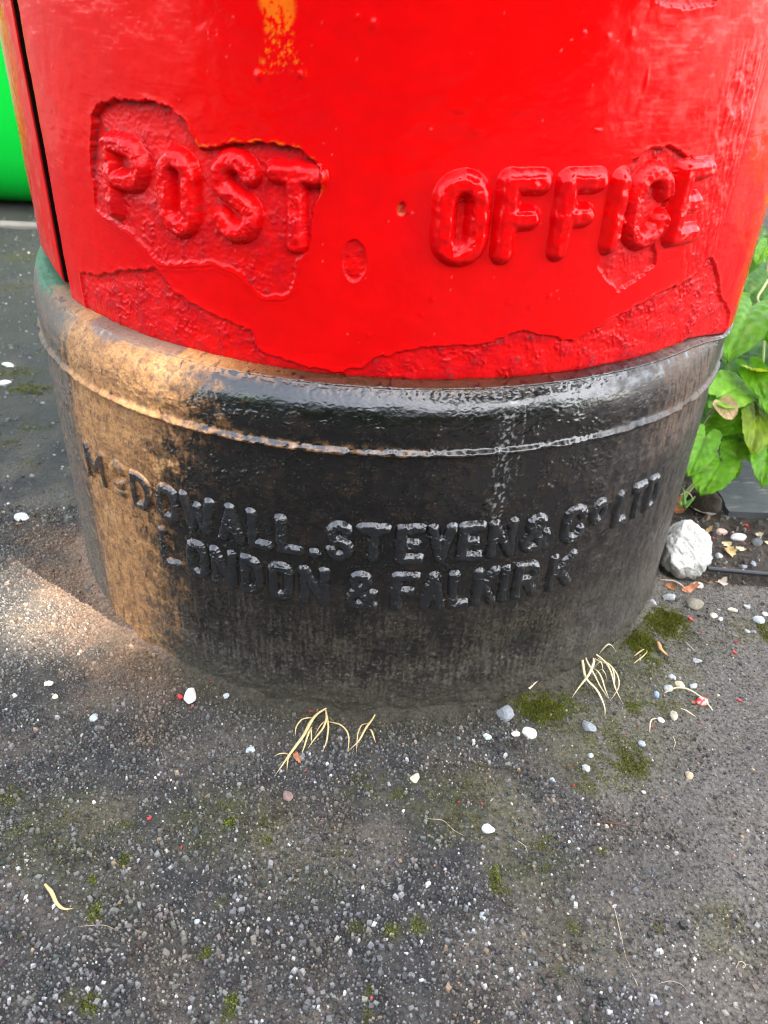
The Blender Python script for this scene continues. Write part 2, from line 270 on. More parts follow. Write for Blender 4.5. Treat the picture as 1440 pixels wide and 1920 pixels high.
CURL=[([(0.2027,-0.2284),(0.2097,-0.2249),(0.2172,-0.2260),(0.2239,-0.2311),(0.2280,-0.2358),(0.2316,-0.2428)],0.0015)]
HOOK=[([(0.1920,-0.2518),(0.1872,-0.2535),(0.1848,-0.2573),(0.1829,-0.2647)],0.0011)]
ZIG=[([(0.2100,-0.2417),(0.2143,-0.2472),(0.2183,-0.2493)],0.0011)]
BLADE_L=[([(-0.1692,-0.3880),(-0.1629,-0.3936),(-0.1586,-0.3992),(-0.1543,-0.4018),(-0.1500,-0.4002)],0.0023)]
LIGHTN=[([(0.1891,-0.1950),(0.1989,-0.1870)],0.0020),([(0.1875,-0.2017),(0.1948,-0.1957),(0.1997,-0.1904),(0.1999,-0.1847)],0.0019)]
SPLINT=[([(0.2108,-0.1782),(0.2099,-0.1875),(0.2150,-0.1922)],0.0036)]
STRAND_A=[([(0.1327,-0.3841),(0.1328,-0.4026),(0.1326,-0.4120),(0.1337,-0.4163)],0.0006)]
STRAND_B=[([(0.1340,-0.4197),(0.1348,-0.4229),(0.1358,-0.4264)],0.0007)]
STRAND_C=[([(0.1463,-0.4242),(0.1520,-0.4227),(0.1569,-0.4240),(0.1602,-0.4278)],0.0005)]
STRAND_D=[([(0.1877,-0.4148),(0.1902,-0.4113),(0.1929,-0.4114),(0.1934,-0.4137),(0.1901,-0.4154),(0.1929,-0.4122),(0.1975,-0.4135)],0.0007)]
STRAND_E=[([(-0.1449,-0.4091),(-0.1372,-0.4080),(-0.1304,-0.4079),(-0.1213,-0.4113)],0.0005)]
STRAND_F=[([(0.0339,-0.3379),(0.0432,-0.3385),(0.0491,-0.3451),(0.0557,-0.3482)],0.0006)]
STRAND_G=[([(0.2378,-0.1845),(0.2342,-0.1778),(0.2319,-0.1722)],0.0010)]
STRAND_H=[([(0.1979,-0.2665),(0.1974,-0.2731),(0.1945,-0.2785)],0.0009)]
STRAND_I=[([(0.0841,-0.3485),(0.0896,-0.3526),(0.0906,-0.3572)],0.0006)]
STICK_J=[([(0.1342,-0.3345),(0.1433,-0.3361),(0.1545,-0.3373)],0.0013)]
STICK_K=[([(0.2309,-0.1073),(0.2429,-0.1072),(0.2528,-0.1141)],0.0018)]
STICK_L=[([(0.2845,-0.0854),(0.2974,-0.0822)],0.0018)]
LEAVES=[
((0.3606,0.1585,0.1601),(0.3063,0.0575,0.1481),0.0505,(0.105, 0.29, 0.008),''),
((0.4169,0.2143,0.0903),(0.3506,0.1615,0.0783),0.0412,(0.045, 0.15, 0.008),''),
((0.3071,0.0518,0.1037),(0.3575,0.1022,0.0977),0.0384,(0.18, 0.41, 0.03),'pale serrated leaf with a holed edge'),
((0.3604,0.1386,0.1453),(0.3694,0.1251,0.1333),0.0179,(0.4, 0.5, 0.06),'small yellow green young leaf'),
((0.3333,0.0490,0.0779),(0.3002,0.0515,0.0659),0.0270,(0.105, 0.29, 0.008),''),
((0.3330,0.0467,0.0780),(0.3386,0.0318,0.0660),0.0170,(0.105, 0.29, 0.008),''),
((0.3423,0.0521,0.0684),(0.3118,0.0063,0.0564),0.0283,(0.105, 0.29, 0.008),''),
((0.3073,0.0127,0.0558),(0.2811,-0.0248,0.0438),0.0322,(0.105, 0.29, 0.008),''),
((0.3091,0.0171,0.0545),(0.3240,0.0050,0.0425),0.0216,(0.105, 0.29, 0.008),''),
((0.2871,0.0128,0.0822),(0.2597,-0.0389,0.0702),0.0249,(0.105, 0.29, 0.008),''),
((0.3521,0.0736,0.0892),(0.3295,0.0003,0.0772),0.0296,(0.17, 0.26, 0.012),'yellowing olive leaf'),
((0.3556,0.0368,0.0687),(0.3341,-0.0239,0.0567),0.0298,(0.105, 0.29, 0.008),''),
((0.3445,0.1167,0.0624),(0.3685,0.1069,0.0504),0.0272,(0.045, 0.15, 0.008),''),
((0.2987,0.0548,0.0981),(0.3345,0.1279,0.0921),0.0218,(0.18, 0.41, 0.03),''),
((0.3071,0.0549,0.0947),(0.3335,0.0735,0.0827),0.0199,(0.18, 0.41, 0.03),''),
((0.3414,0.0797,0.1188),(0.3646,0.0912,0.1068),0.0201,(0.4, 0.5, 0.06),'curled pale yellow leaf'),
((0.3460,0.0987,0.1164),(0.3456,0.0499,0.1044),0.0237,(0.105, 0.29, 0.008),''),
((0.4042,0.2614,0.1900),(0.3828,0.2255,0.1780),0.0150,(0.105, 0.29, 0.008),''),
((0.3827,0.2092,0.1945),(0.3836,0.2134,0.1825),0.0142,(0.18, 0.41, 0.03),''),
((0.4330,0.2982,0.1424),(0.3955,0.2532,0.1304),0.0309,(0.045, 0.15, 0.008),''),
((0.4619,0.3985,0.1731),(0.4343,0.3417,0.1611),0.0265,(0.045, 0.15, 0.008),''),
((0.3544,0.0679,0.0948),(0.3497,0.0923,0.0888),0.0151,(0.3, 0.45, 0.3),'dull grey-green upturned leaf'),
((0.3839,0.0910,0.1106),(0.3464,0.0308,0.0986),0.0358,(0.105, 0.29, 0.008),''),
((0.3840,0.0500,0.0745),(0.3559,0.0174,0.0625),0.0352,(0.105, 0.29, 0.008),''),
((0.4442,0.2411,0.1125),(0.3804,0.1273,0.1005),0.0417,(0.045, 0.15, 0.008),''),
((0.4164,0.1801,0.1556),(0.3613,0.0863,0.1436),0.0491,(0.105, 0.29, 0.008),''),
((0.3716,-0.0101,0.0514),(0.3503,-0.0372,0.0394),0.0286,(0.105, 0.29, 0.008),''),
((0.4005,0.0847,0.1142),(0.3850,0.0169,0.1022),0.0406,(0.18, 0.41, 0.03),''),
((0.3365,0.1508,0.0823),(0.3746,0.2446,0.0763),0.0334,(0.045, 0.15, 0.008),''),
((0.3669,0.1812,0.1010),(0.3565,0.1113,0.0890),0.0340,(0.045, 0.15, 0.008),''),
((0.3201,0.0961,0.0473),(0.3568,0.1616,0.0413),0.0269,(0.045, 0.15, 0.008),''),
((0.3651,0.0651,0.0303),(0.3637,0.1091,0.0243),0.0211,(0.045, 0.15, 0.008),''),
((0.4204,0.2561,0.1306),(0.4696,0.3623,0.1246),0.0359,(0.045, 0.15, 0.008),''),
((0.3917,0.2155,0.0587),(0.3584,0.1693,0.0387),0.0436,(0.045, 0.15, 0.008),''),
((0.4377,0.1768,0.0702),(0.4288,0.1257,0.0502),0.0486,(0.105, 0.29, 0.008),''),
((0.5390,0.4614,0.1370),(0.5145,0.3853,0.1170),0.0435,(0.045, 0.15, 0.008),''),
((0.4702,0.3287,0.1165),(0.4505,0.2800,0.0965),0.0395,(0.08, 0.23, 0.02),''),
((0.5495,0.5330,0.0870),(0.4895,0.4451,0.0670),0.0606,(0.045, 0.15, 0.008),''),
((0.5168,0.3870,0.1257),(0.4840,0.3801,0.1057),0.0411,(0.105, 0.29, 0.008),''),
((0.5529,0.6398,0.0962),(0.5030,0.5881,0.0762),0.0461,(0.08, 0.23, 0.02),''),
((0.3952,0.2267,0.0926),(0.3573,0.1689,0.0726),0.0471,(0.045, 0.15, 0.008),''),
((0.4269,0.2028,0.0444),(0.4266,0.1565,0.0244),0.0461,(0.105, 0.29, 0.008),''),
((0.4264,0.1836,0.0635),(0.4468,0.1565,0.0435),0.0416,(0.045, 0.15, 0.008),''),
((0.3951,0.2681,0.0801),(0.3896,0.2079,0.0601),0.0436,(0.08, 0.23, 0.02),''),
((0.4784,0.4031,0.1194),(0.4713,0.3419,0.0994),0.0495,(0.045, 0.15, 0.008),''),
((0.4640,0.3781,0.0829),(0.4975,0.3529,0.0629),0.0478,(0.105, 0.29, 0.008),''),
((0.4588,0.2140,0.0815),(0.4131,0.1731,0.0615),0.0524,(0.045, 0.15, 0.008),''),
((0.4064,0.2449,0.0637),(0.3843,0.1926,0.0437),0.0413,(0.045, 0.15, 0.008),''),
((0.4368,0.3003,0.0964),(0.4608,0.2850,0.0764),0.0362,(0.105, 0.29, 0.008),''),
((0.4066,0.1980,0.0571),(0.3789,0.1913,0.0371),0.0336,(0.045, 0.15, 0.008),''),
((0.4480,0.4226,0.0889),(0.4294,0.3657,0.0689),0.0474,(0.08, 0.23, 0.02),''),
((0.3985,0.2877,0.0918),(0.3488,0.2690,0.0718),0.0475,(0.045, 0.15, 0.008),''),
((0.3871,0.1808,0.0531),(0.3609,0.1538,0.0331),0.0383,(0.045, 0.15, 0.008),''),
((0.4867,0.3014,0.0611),(0.4479,0.2734,0.0411),0.0448,(0.105, 0.29, 0.008),''),
((0.6701,0.7238,0.1110),(0.5908,0.5854,0.0910),0.0689,(0.045, 0.15, 0.008),''),
((0.4779,0.3457,0.1020),(0.4346,0.2946,0.0820),0.0481,(0.045, 0.15, 0.008),''),
((0.3600,0.2019,0.0886),(0.3356,0.1557,0.0686),0.0422,(0.105, 0.29, 0.008),''),
((0.4032,0.1922,0.0444),(0.3603,0.1603,0.0244),0.0532,(0.045, 0.15, 0.008),''),
((0.4330,0.4235,0.1384),(0.4403,0.3683,0.1184),0.0447,(0.08, 0.23, 0.02),''),
((0.5348,0.4969,0.1084),(0.4816,0.4134,0.0884),0.0495,(0.045, 0.15, 0.008),''),
((0.4910,0.3187,0.0793),(0.4975,0.2697,0.0593),0.0508,(0.105, 0.29, 0.008),''),
((0.4132,0.2762,0.0597),(0.3713,0.2485,0.0397),0.0506,(0.045, 0.15, 0.008),''),
((0.3597,0.1629,0.0812),(0.3614,0.1361,0.0612),0.0356,(0.08, 0.23, 0.02),''),
((0.4648,0.2807,0.0872),(0.4622,0.2254,0.0672),0.0487,(0.045, 0.15, 0.008),''),
((0.4132,0.1715,0.0605),(0.4107,0.1381,0.0405),0.0407,(0.105, 0.29, 0.008),''),
((0.5208,0.6102,0.0802),(0.4491,0.5617,0.0602),0.0622,(0.045, 0.15, 0.008),''),
((0.4599,0.4330,0.1117),(0.4149,0.3822,0.0917),0.0457,(0.08, 0.23, 0.02),''),
((0.4670,0.2542,0.0936),(0.4213,0.2241,0.0736),0.0484,(0.045, 0.15, 0.008),''),
((0.4547,0.2687,0.0594),(0.4155,0.2488,0.0394),0.0481,(0.105, 0.29, 0.008),''),
((0.3657,0.1948,0.0570),(0.3926,0.1854,0.0370),0.0367,(0.045, 0.15, 0.008),''),
((0.4928,0.2761,0.0703),(0.4546,0.2424,0.0503),0.0467,(0.08, 0.23, 0.02),''),
((0.4073,0.3624,0.1260),(0.3758,0.3014,0.1060),0.0487,(0.045, 0.15, 0.008),''),
((0.4133,0.1547,0.0582),(0.4356,0.1402,0.0382),0.0386,(0.105, 0.29, 0.008),''),
]
STEMS=[([(0.4045,0.2359,0.1571),(0.3920,0.2179,0.1477),(0.3867,0.2122,0.1447),(0.3893,0.2041,0.1395),(0.3980,0.1890,0.1290)],0.0014),([(0.3102,0.0709,0.0742),(0.3241,0.0857,0.0832),(0.3362,0.0947,0.0881),(0.3470,0.1017,0.0917)],0.0012),([(0.3711,0.0985,0.0881),(0.3557,0.0906,0.0842),(0.3436,0.0818,0.0792),(0.3316,0.0731,0.0742)],0.0014),([(0.3155,0.0298,0.0465),(0.3190,0.0395,0.0528),(0.3224,0.0479,0.0581)],0.0012),([(0.3631,0.0437,0.0528),(0.3536,0.0485,0.0566),(0.3430,0.0533,0.0603)],0.0012),([(0.3830,0.1574,0.1170),(0.3780,0.1397,0.1095),(0.3729,0.1228,0.1020)],0.0012),([(0.3022,0.0582,0.0660),(0.3129,0.0712,0.0742),(0.3228,0.0846,0.0825),(0.3249,0.0909,0.0865)],0.0012)]
WOODY=[(0.3665,0.1080,0.1080),(0.3751,0.1039,0.0818),(0.3834,0.0987,0.0553),(0.3894,0.0799,0.0231)]
DEADLEAF=[(0.3055,0.0439,0.0998),(0.3010,0.0357,0.0939),(0.2975,0.0270,0.0873),(0.3154,0.0309,0.0889),(0.3084,0.0429,0.0988),(0.3113,0.0263,0.0857)]
SEEDLING=[([(0.2777,0.0034,0.0119),(0.2848,0.0108,0.0224),(0.2955,0.0177,0.0317),(0.3033,0.0233,0.0392)],0.0046),([(0.2799,0.0099,0.0048),(0.2864,0.0127,0.0082),(0.2942,0.0145,0.0099),(0.3017,0.0188,0.0153)],0.0031),([(0.2816,0.0022,0.0129),(0.2806,0.0074,0.0213),(0.2787,0.0108,0.0268)],0.0036),([(0.2771,0.0063,0.0201),(0.2831,0.0085,0.0226),(0.2873,0.0072,0.0201),(0.2897,0.0047,0.0159)],0.0020),([(0.2845,0.0051,0.0070),(0.2879,0.0079,0.0108),(0.2938,0.0120,0.0162)],0.0036)]
SCRAPS=[(0.2864,0.0178,0.0154,1.00,(0.45, 0.16, 0.05),'orange brown leaf scrap wedged behind the white rock'),(0.2800,0.0062,0.0152,0.47,(0.33, 0.13, 0.04),'brown leaf scrap between the plinth and the white rock'),(0.2967,0.0113,0.0081,0.75,(0.55, 0.24, 0.08),'small orange leaf scrap behind the white rock'),(0.3042,0.0027,0.0252,0.44,(0.36, 0.33, 0.31),'grey shrivelled dead leaf behind the white rock'),(0.2552,-0.1118,0.0149,0.35,(0.55, 0.22, 0.11),'orange bark sliver in front of the white rock'),(0.2384,-0.1124,0.0088,0.50,(0.35, 0.16, 0.06),'brown leaf scrap above the smooth grey oval pebble'),(0.2758,-0.0998,0.0080,1.89,(0.48, 0.25, 0.08),'tan curled leaf at the right foot of the white rock'),(0.2842,-0.1027,0.0115,0.54,(0.5, 0.42, 0.34),'pale shrivelled leaf beside the tan curled leaf'),(0.3052,-0.0580,0.0103,0.82,(0.55, 0.38, 0.16),'tan torn leaf crumb on the soil'),(0.3082,-0.0449,0.0076,0.62,(0.75, 0.62, 0.34),'cream petal shaped crumb on the soil'),(0.3165,-0.0539,0.0085,0.50,(0.75, 0.64, 0.38),'cream flake right of the tan torn leaf crumb'),(0.3418,-0.0291,0.0068,0.64,(0.6, 0.5, 0.34),'beige flake beside the black rounded stone'),(0.2981,-0.0258,0.0058,3.33,(0.55, 0.36, 0.15),'straw coloured leaf strip along the right side of the white rock'),(0.3453,-0.0404,0.0057,1.00,(0.75, 0.66, 0.4),'cream flake at the right frame edge'),(-0.0462,-0.2992,0.0040,1.83,(0.42, 0.17, 0.08),'rust brown leaf crumb under the larger dry grass tuft'),(0.2211,-0.2367,0.0037,1.00,(0.35, 0.12, 0.05),'brown bud case beside the red splashed pebble')]

# ================================================================ PILLAR BOX
PB = empty('pillar_box'); tag(PB, 'red cast iron pillar box lettered POST OFFICE on a black rust-stained plinth', 'post box')
CX = -.005                              # plinth axis
_a = np.linspace(0, 180, 721)
_r = np.interp(_a, [0, 30, 45, 56.7, 62, 68, 180], [.24, .24, .2422, .2455, .2505, .2533, .2533])
_k = np.ones(25)/25; _r = np.convolve(np.pad(_r, 12, 'edge'), _k, 'valid')
def rred(deg): return np.interp(np.abs(deg), _a, _r)
S = .24*np.pi/180*1000                  # mm of arc per degree

PEEL = [(-40.1,.3437),(-39,.3478),(-35.3,.3521),(-32.2,.3528),(-28.9,.3536),(-26.6,.3515),(-24.9,.3465),(-24,.3412),(-23.2,.3358),(-18.4,.3404),(-14,.3411),(-10.9,.3402),(-8.6,.3338),(-8.3,.3285),(-9.2,.3178),(-10.2,.2954),(-11.5,.2897),(-11.9,.2804),(-13.3,.2717),(-16.1,.2710),(-17.4,.2762),(-18.8,.2813),(-22.4,.2845),(-27.3,.2801),(-30.9,.2780),(-33.4,.2844),(-36.1,.2908),(-39.1,.2935),(-42.4,.2965),(-41.7,.3217)]
PEEL_B = [(-50.1,.2540),(-44.5,.2588),(-32,.2735),(-28.8,.2627),(-23.1,.2557),(-17.8,.2502),(-16.4,.2399),(-11.5,.2355),(-6,.2336),(-3.3,.2381),(-2,.2432),(1.9,.2481),(6.4,.2514),(11.8,.2519),(16.4,.2588),(18.7,.2553),(23.9,.2506),(29.8,.2591),(37.8,.2693),(44.5,.2731),(47.4,.2832),(49.9,.2764),(52.5,.266),(55,.254),(59,.243),(61.5,.236),(62,.22),(-50.1,.22)]
PEEL_C = [(25.5,.2888),(27.1,.2827),(29.7,.2745),(32.9,.2801),(35.4,.2851),(34,.2977),(35.4,.3373),(38.9,.3364),(32.6,.3439),(30.6,.3435),(27.7,.3388),(28,.3091),(25.9,.2967)]
PEEL_O = [(6.3,.322),(8.3,.322),(8.8,.3013),(6.7,.2990)]
PEEL_T = [(26,.410),(26.8,.4025),(28.2,.4015),(31.3,.4003),(35.2,.4027),(36,.410)]
BARE_OR = [(-15.3,.41),(-11.2,.41),(-11.2,.3797),(-9.9,.3705),(-15.5,.3698),(-14.1,.3831)]
DRIPS = [(-15.2,.3685,2.6,3.2,1.9),(-10.5,.3702,3.6,2.2,1.2),(-3.1,.3899,2.4,3,1.5),(-4.7,.3921,1.8,2,1),(21.5,.3886,2.2,2.4,.9),(18.6,.3899,1.6,1.6,.8),(19.3,.2757,1.8,2,.9),(4.7,.2757,2,2.2,.8),(3.5,.2675,2,1.6,.7),(6,.3598,5,2.5,.8),(24.4,.3889,3,4,1),(1.2,.3170,2.2,2.4,1.3),(14,.2735,2.2,1.4,.7),(17,.2705,2.4,1.6,.8),(-2.7,.256,1.5,1.6,.9),(12.5,.36,4,2,.6),(8,.352,4,3,.7),(10.5,.366,2,2,.6),(22,.352,3.5,1.3,.9),(27.5,.372,1.6,6,1.0),(-30,.385,.8,.8,.5),(20.4,.370,1,1,.6),(16.3,.375,.9,.9,.6),(-6.5,.315,.9,.9,.5)]
def sdmm(th, z, poly):
    P = [(a*S, b*1000) for a, b in poly]; return sd_poly(th*S, z*1000, P)
def red_fields(th, z):
    """relief (mm) and paint fields of the red body at angle th (degrees) and height z"""
    s = th*S; zz = z*1000
    wob = fbm(s/8, zz/8, 3, 5, .6)*2.3 + pn(s/1.6, zz/1.6, 8)*.5
    h = fbm(s/38, zz/38, 20, 2)*.5 + fbm(s/10, zz/8, 24, 3)*.20 + fbm(s/14, zz/1.3, 27, 2)*.045
    w1 = fbm(s/12, zz/10, 30, 4)*3.4; fl = np.floor(w1); lay = (fl+ss(.72, 1., w1-fl))/3.4
    wr = np.maximum(1-np.abs(fbm((s+.5*zz)/4.5+w1*.3, (zz-.35*s)/8, 33, 3))*4.2, 0)**2*ss(-.1, .3, fbm(s/16, zz/16, 34, 2))
    rough1 = lay*.95+wr*.55+fbm(s/1.7, zz/1.5, 35, 3, .6)*.34
    ridg = wr-.3
    peel = np.zeros_like(h); recess_dark = np.zeros_like(h)
    def patch(poly, top, bot, lip, rg, z0, z1, cut=.45, seedw=1.):
        nonlocal h, peel, recess_dark
        d = sdmm(th, z, poly)+wob*seedw
        ins = ss(cut, -cut, d)
        depth = lerp(bot, top, ss(z0, z1, z))
        h = h - ins*depth + ins*(rough1*rg+np.maximum(ridg, -.5)*rg*.45)
        h = h + lip*np.exp(-np.maximum(d, 0)/1.6)*(1-ins)
        peel = np.maximum(peel, ins)
        recess_dark = np.maximum(recess_dark, ins*ss(4.5, .2, -d+1.6*rough1)*ss(.9, 2.2, depth))  # darker tone towards the inner edges of the deep patches
        return d
    d1 = patch(PEEL, 3.6, .55, .45, .62, .295, .342)
    for k, a in ((2.2, .35), (4.2, .18)):       # brushed ripple lines of old paint below the lettering
        h = h + a*np.exp(-((d1-k-.6*wob)/.45)**2)*ss(.305, .285, z)
    patch(PEEL_B, 1.3, .9, .6, .85, .24, .27)
    patch(PEEL_C, 2.0, 1.2, .3, .65, .29, .335)
    patch(PEEL_T, 1.0, 1.0, .5, .3, .3, .33)
    dO = patch(PEEL_O, 1.0, .8, .0, .8, .3, .33)
    dr = np.hypot((th+4.6)*S/6.0, (z-.2922)*1000/10.2)
    ring = (dr-1)*7+wob*.35
    ins = ss(.4, -.4, ring); h = h-ins*1.1+ins*rough1*1.0+.5*np.exp(-np.abs(ring)/.8); peel = np.maximum(peel, ins*.9)
    for a, b, rx, rz, hh in DRIPS:
        q = ((th-a)*S/rx/.62)**2+((z-b)*1000/rz/.62)**2; h = h+.55*hh*np.exp(-q)
    ch = np.hypot((th-.55)*S/2.2, (z-.3172)*1000/3)
    ci = ss(1.15, .8, ch+rough1*.3); h = h-ci*1.3+ci*rough1*.9; recess_dark = np.maximum(recess_dark, ci*.9)
    # drip curtains right of the lettering and along the filled door joint
    cur = ss(39, 43, th)*ss(49.5, 47, th)*ss(.40, .37, z)*ss(.262, .285, z)
    h = h+cur*(fbm(s/3.6, zz/11, 44, 3)*1.0+rough1*.35); peel = np.maximum(peel, cur*.55)
    blotch_zone = ss(20, 30, th+fbm(s/12, zz/9, 50, 3)*9)*ss(.342, .36, z)
    h = h+blotch_zone*fbm(s/8, zz/10, 52, 4)*.13
    specks = ss(.52, .60, pn(s/1.9, zz/1.9, 61))*ss(.1, .4, pn(s/30, zz/30, 62)+.2)
    h = h+specks*.28
    orange = ss(1.2, -1.6, sdmm(th, z, BARE_OR)+wob*1.1)*ss(-.10, .22, fbm(s/3.0, zz/3.4, 70, 5, .65)-.12+.42*ss(.382, .397, z)+.25*pn(s/1.3, zz/1.6, 74))
    orange = np.maximum(orange, ss(.75, .2, np.abs(d1-1.2))*ss(-.1, .2, fbm(s/9, zz/9, 75, 2))*ss(-26, -22, th)*ss(.318, .33, z)*.8)
    orange = np.maximum(orange, ci*ss(.1, .4, rough1)*.7)
    return h, peel, recess_dark, orange, rough1, blotch_zone, specks
def red_colour(th, z, peel, recess_dark, orange, rough1, blotch_zone):
    s = th*S; zz = z*1000
    c = np.empty(th.shape+(3,), np.float32); c[:] = (.66, .0012, .0016)
    c = mixc(c, (.56, .0015, .005), ss(-.3, .5, fbm(s/60, zz/60, 80, 3))*.5)
    c = mixc(c, (.40, .003, .009), peel*ss(-.3, .5, rough1)*.75)
    prim = peel*ss(.42, .62, fbm(s/6, zz/5, 83, 4)+.35*rough1); c = mixc(c, (.15, .030, .028), prim*.8)
    c = mixc(c, (.10, .012, .012), recess_dark*ss(-.15, .35, rough1+.1)*.85)
    c = mixc(c, (.72, .13, .006), orange*.92)
    painted_sheen = blotch_zone*ss(-.05, .5, fbm(s/9, zz/16, 85, 4)); c = mixc(c, (.36, .045, .042), painted_sheen*.5)  # pale reflected blotches at upper right put into the paint colour
    sp = ss(.50, .56, pn(s/2.1, zz/2.1, 88))*ss(.2, .5, pn(s/25, zz/25, 89)+.25); c = mixc(c, (.5, .3, .25), sp*.25)
    rg = .10+.26*peel+.08*ss(-.2, .6, fbm(s/30, zz/30, 91, 3))+.12*painted_sheen+.3*recess_dark
    return c, np.clip(rg, .08, .9)
def red_grid(name, t0, t1, nth, zlo, zhi, nz, parent, zb=None, inset=True, low=None, body=False):
    th = np.linspace(t0, t1, nth); k = np.linspace(0, 1, nz)
    TH, K = np.meshgrid(th, k)
    zb0 = np.full(nth, zlo) if zb is None else zb(th)
    Z = zb0[None, :]+(zhi-zb0[None, :])*K
    h, peel, recess_dark, orange, r1, blotch_zone, sp = red_fields(TH, Z)
    c, rg = red_colour(TH, Z, peel, recess_dark, orange, r1, blotch_zone)
    if body:
        worn = ss(-61.0, -63.5, TH+fbm(TH*S/5, Z*50, 95, 3)*1.2)*ss(.335, .352, Z+fbm(TH*S/6, Z*80, 97, 3)*.012)*(TH > -180)
        c = mixc(c, (.45, .20, .07), worn*.9); c = mixc(c, (.36, .30, .17), worn*ss(-64.5, -66, TH)*.9)
        fade = ss(-57.5, -60, TH)*ss(-.25, .35, fbm(TH*S/9, Z*40, 99, 4)); c = mixc(c, (.42, .07, .05), fade*.55*(1-worn)); rg = rg+.25*fade+.3*worn
        h = h+fade*fbm(TH*S/5, Z*120, 101, 4)*.4
    lip = np.exp(-(Z-zb0[None, :])*1000/1.6)
    r = rred(TH)+h*.001-lip*.0012
    T = np.radians(TH); V = cyl_xyz(T, Z, r)
    # turn the lower edge and both side edges inwards so the plate has thickness
    V = np.concatenate([cyl_xyz(T[:1], Z[:1]+.0005, r[:1]-.014), V], 0)
    V = np.concatenate([cyl_xyz(np.concatenate([T[:1, :1], T[:, :1]], 0), V[:, :1, 2], np.hypot(V[:, :1, 0], V[:, :1, 1])-dp) for dp in (.016, .0012)]+[V,
                        cyl_xyz(np.concatenate([T[:1, -1:], T[:, -1:]], 0), V[:, -1:, 2], np.hypot(V[:, -1:, 0], V[:, -1:, 1])-.016)], 1)
    def edge_dark(q):                              # side edges of the plate near-black, lower edge dark brown
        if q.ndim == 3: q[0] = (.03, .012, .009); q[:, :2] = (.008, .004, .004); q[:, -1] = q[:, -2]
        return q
    pad = lambda q: np.pad(q, [(1, 0), (2, 1)]+[(0, 0)]*(q.ndim-2), 'edge')
    if low is not None:                       # plain upper part above the picture
        Zt = np.linspace(zhi, low, 14)[1:]
        rr = np.concatenate([r[-1, :1]-.016, r[-1, :1]-.0012, r[-1], r[-1, -1:]-.016]); tt = np.concatenate([T[0, :1], T[0, :1], T[0], T[0, -1:]])
        ext = np.stack([cyl_xyz(tt, np.full_like(tt, z_), lerp(rr, rred(np.degrees(tt)), .9 if 0 < i else .5)) for i, z_ in enumerate(Zt)], 0)
        V = np.concatenate([V, ext], 0)
        padc = lambda q: np.concatenate([edge_dark(pad(q))]+[edge_dark(pad(q))[-1:]]*len(Zt), 0)
    else: padc = lambda q: edge_dark(pad(q))
    me = mesh_from(name, V, grid_faces(V.shape[0], V.shape[1]))
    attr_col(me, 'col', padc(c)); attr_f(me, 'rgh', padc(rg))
    return obj(name, me, M_RED, parent)
DOOR_L, DOOR_R = -55.3, 49.0
zb_door = lambda th: .2312+.0007*fbm(th*S/8, th*0, 5, 4)+.0008*ss(44, 49, th)
DOOR = red_grid('door', DOOR_L, DOOR_R, 700, .231, .425, 310, PB, zb_door, low=1.12)
zb_body = lambda th: np.where(th < 0, .2318+(.0077*ss(-180+5, -70, th)+.0095*ss(-57, -64, th))*ss(175, 110, -th)+.0016*fbm(th*S/4, th*0, 6, 4)*ss(-75, -62, th), .2318-.0118*ss(47, 66, th)*ss(175, 110, th))
def body_piece(t0, t1, n, nz=210):
    return (t0, t1, n, nz)
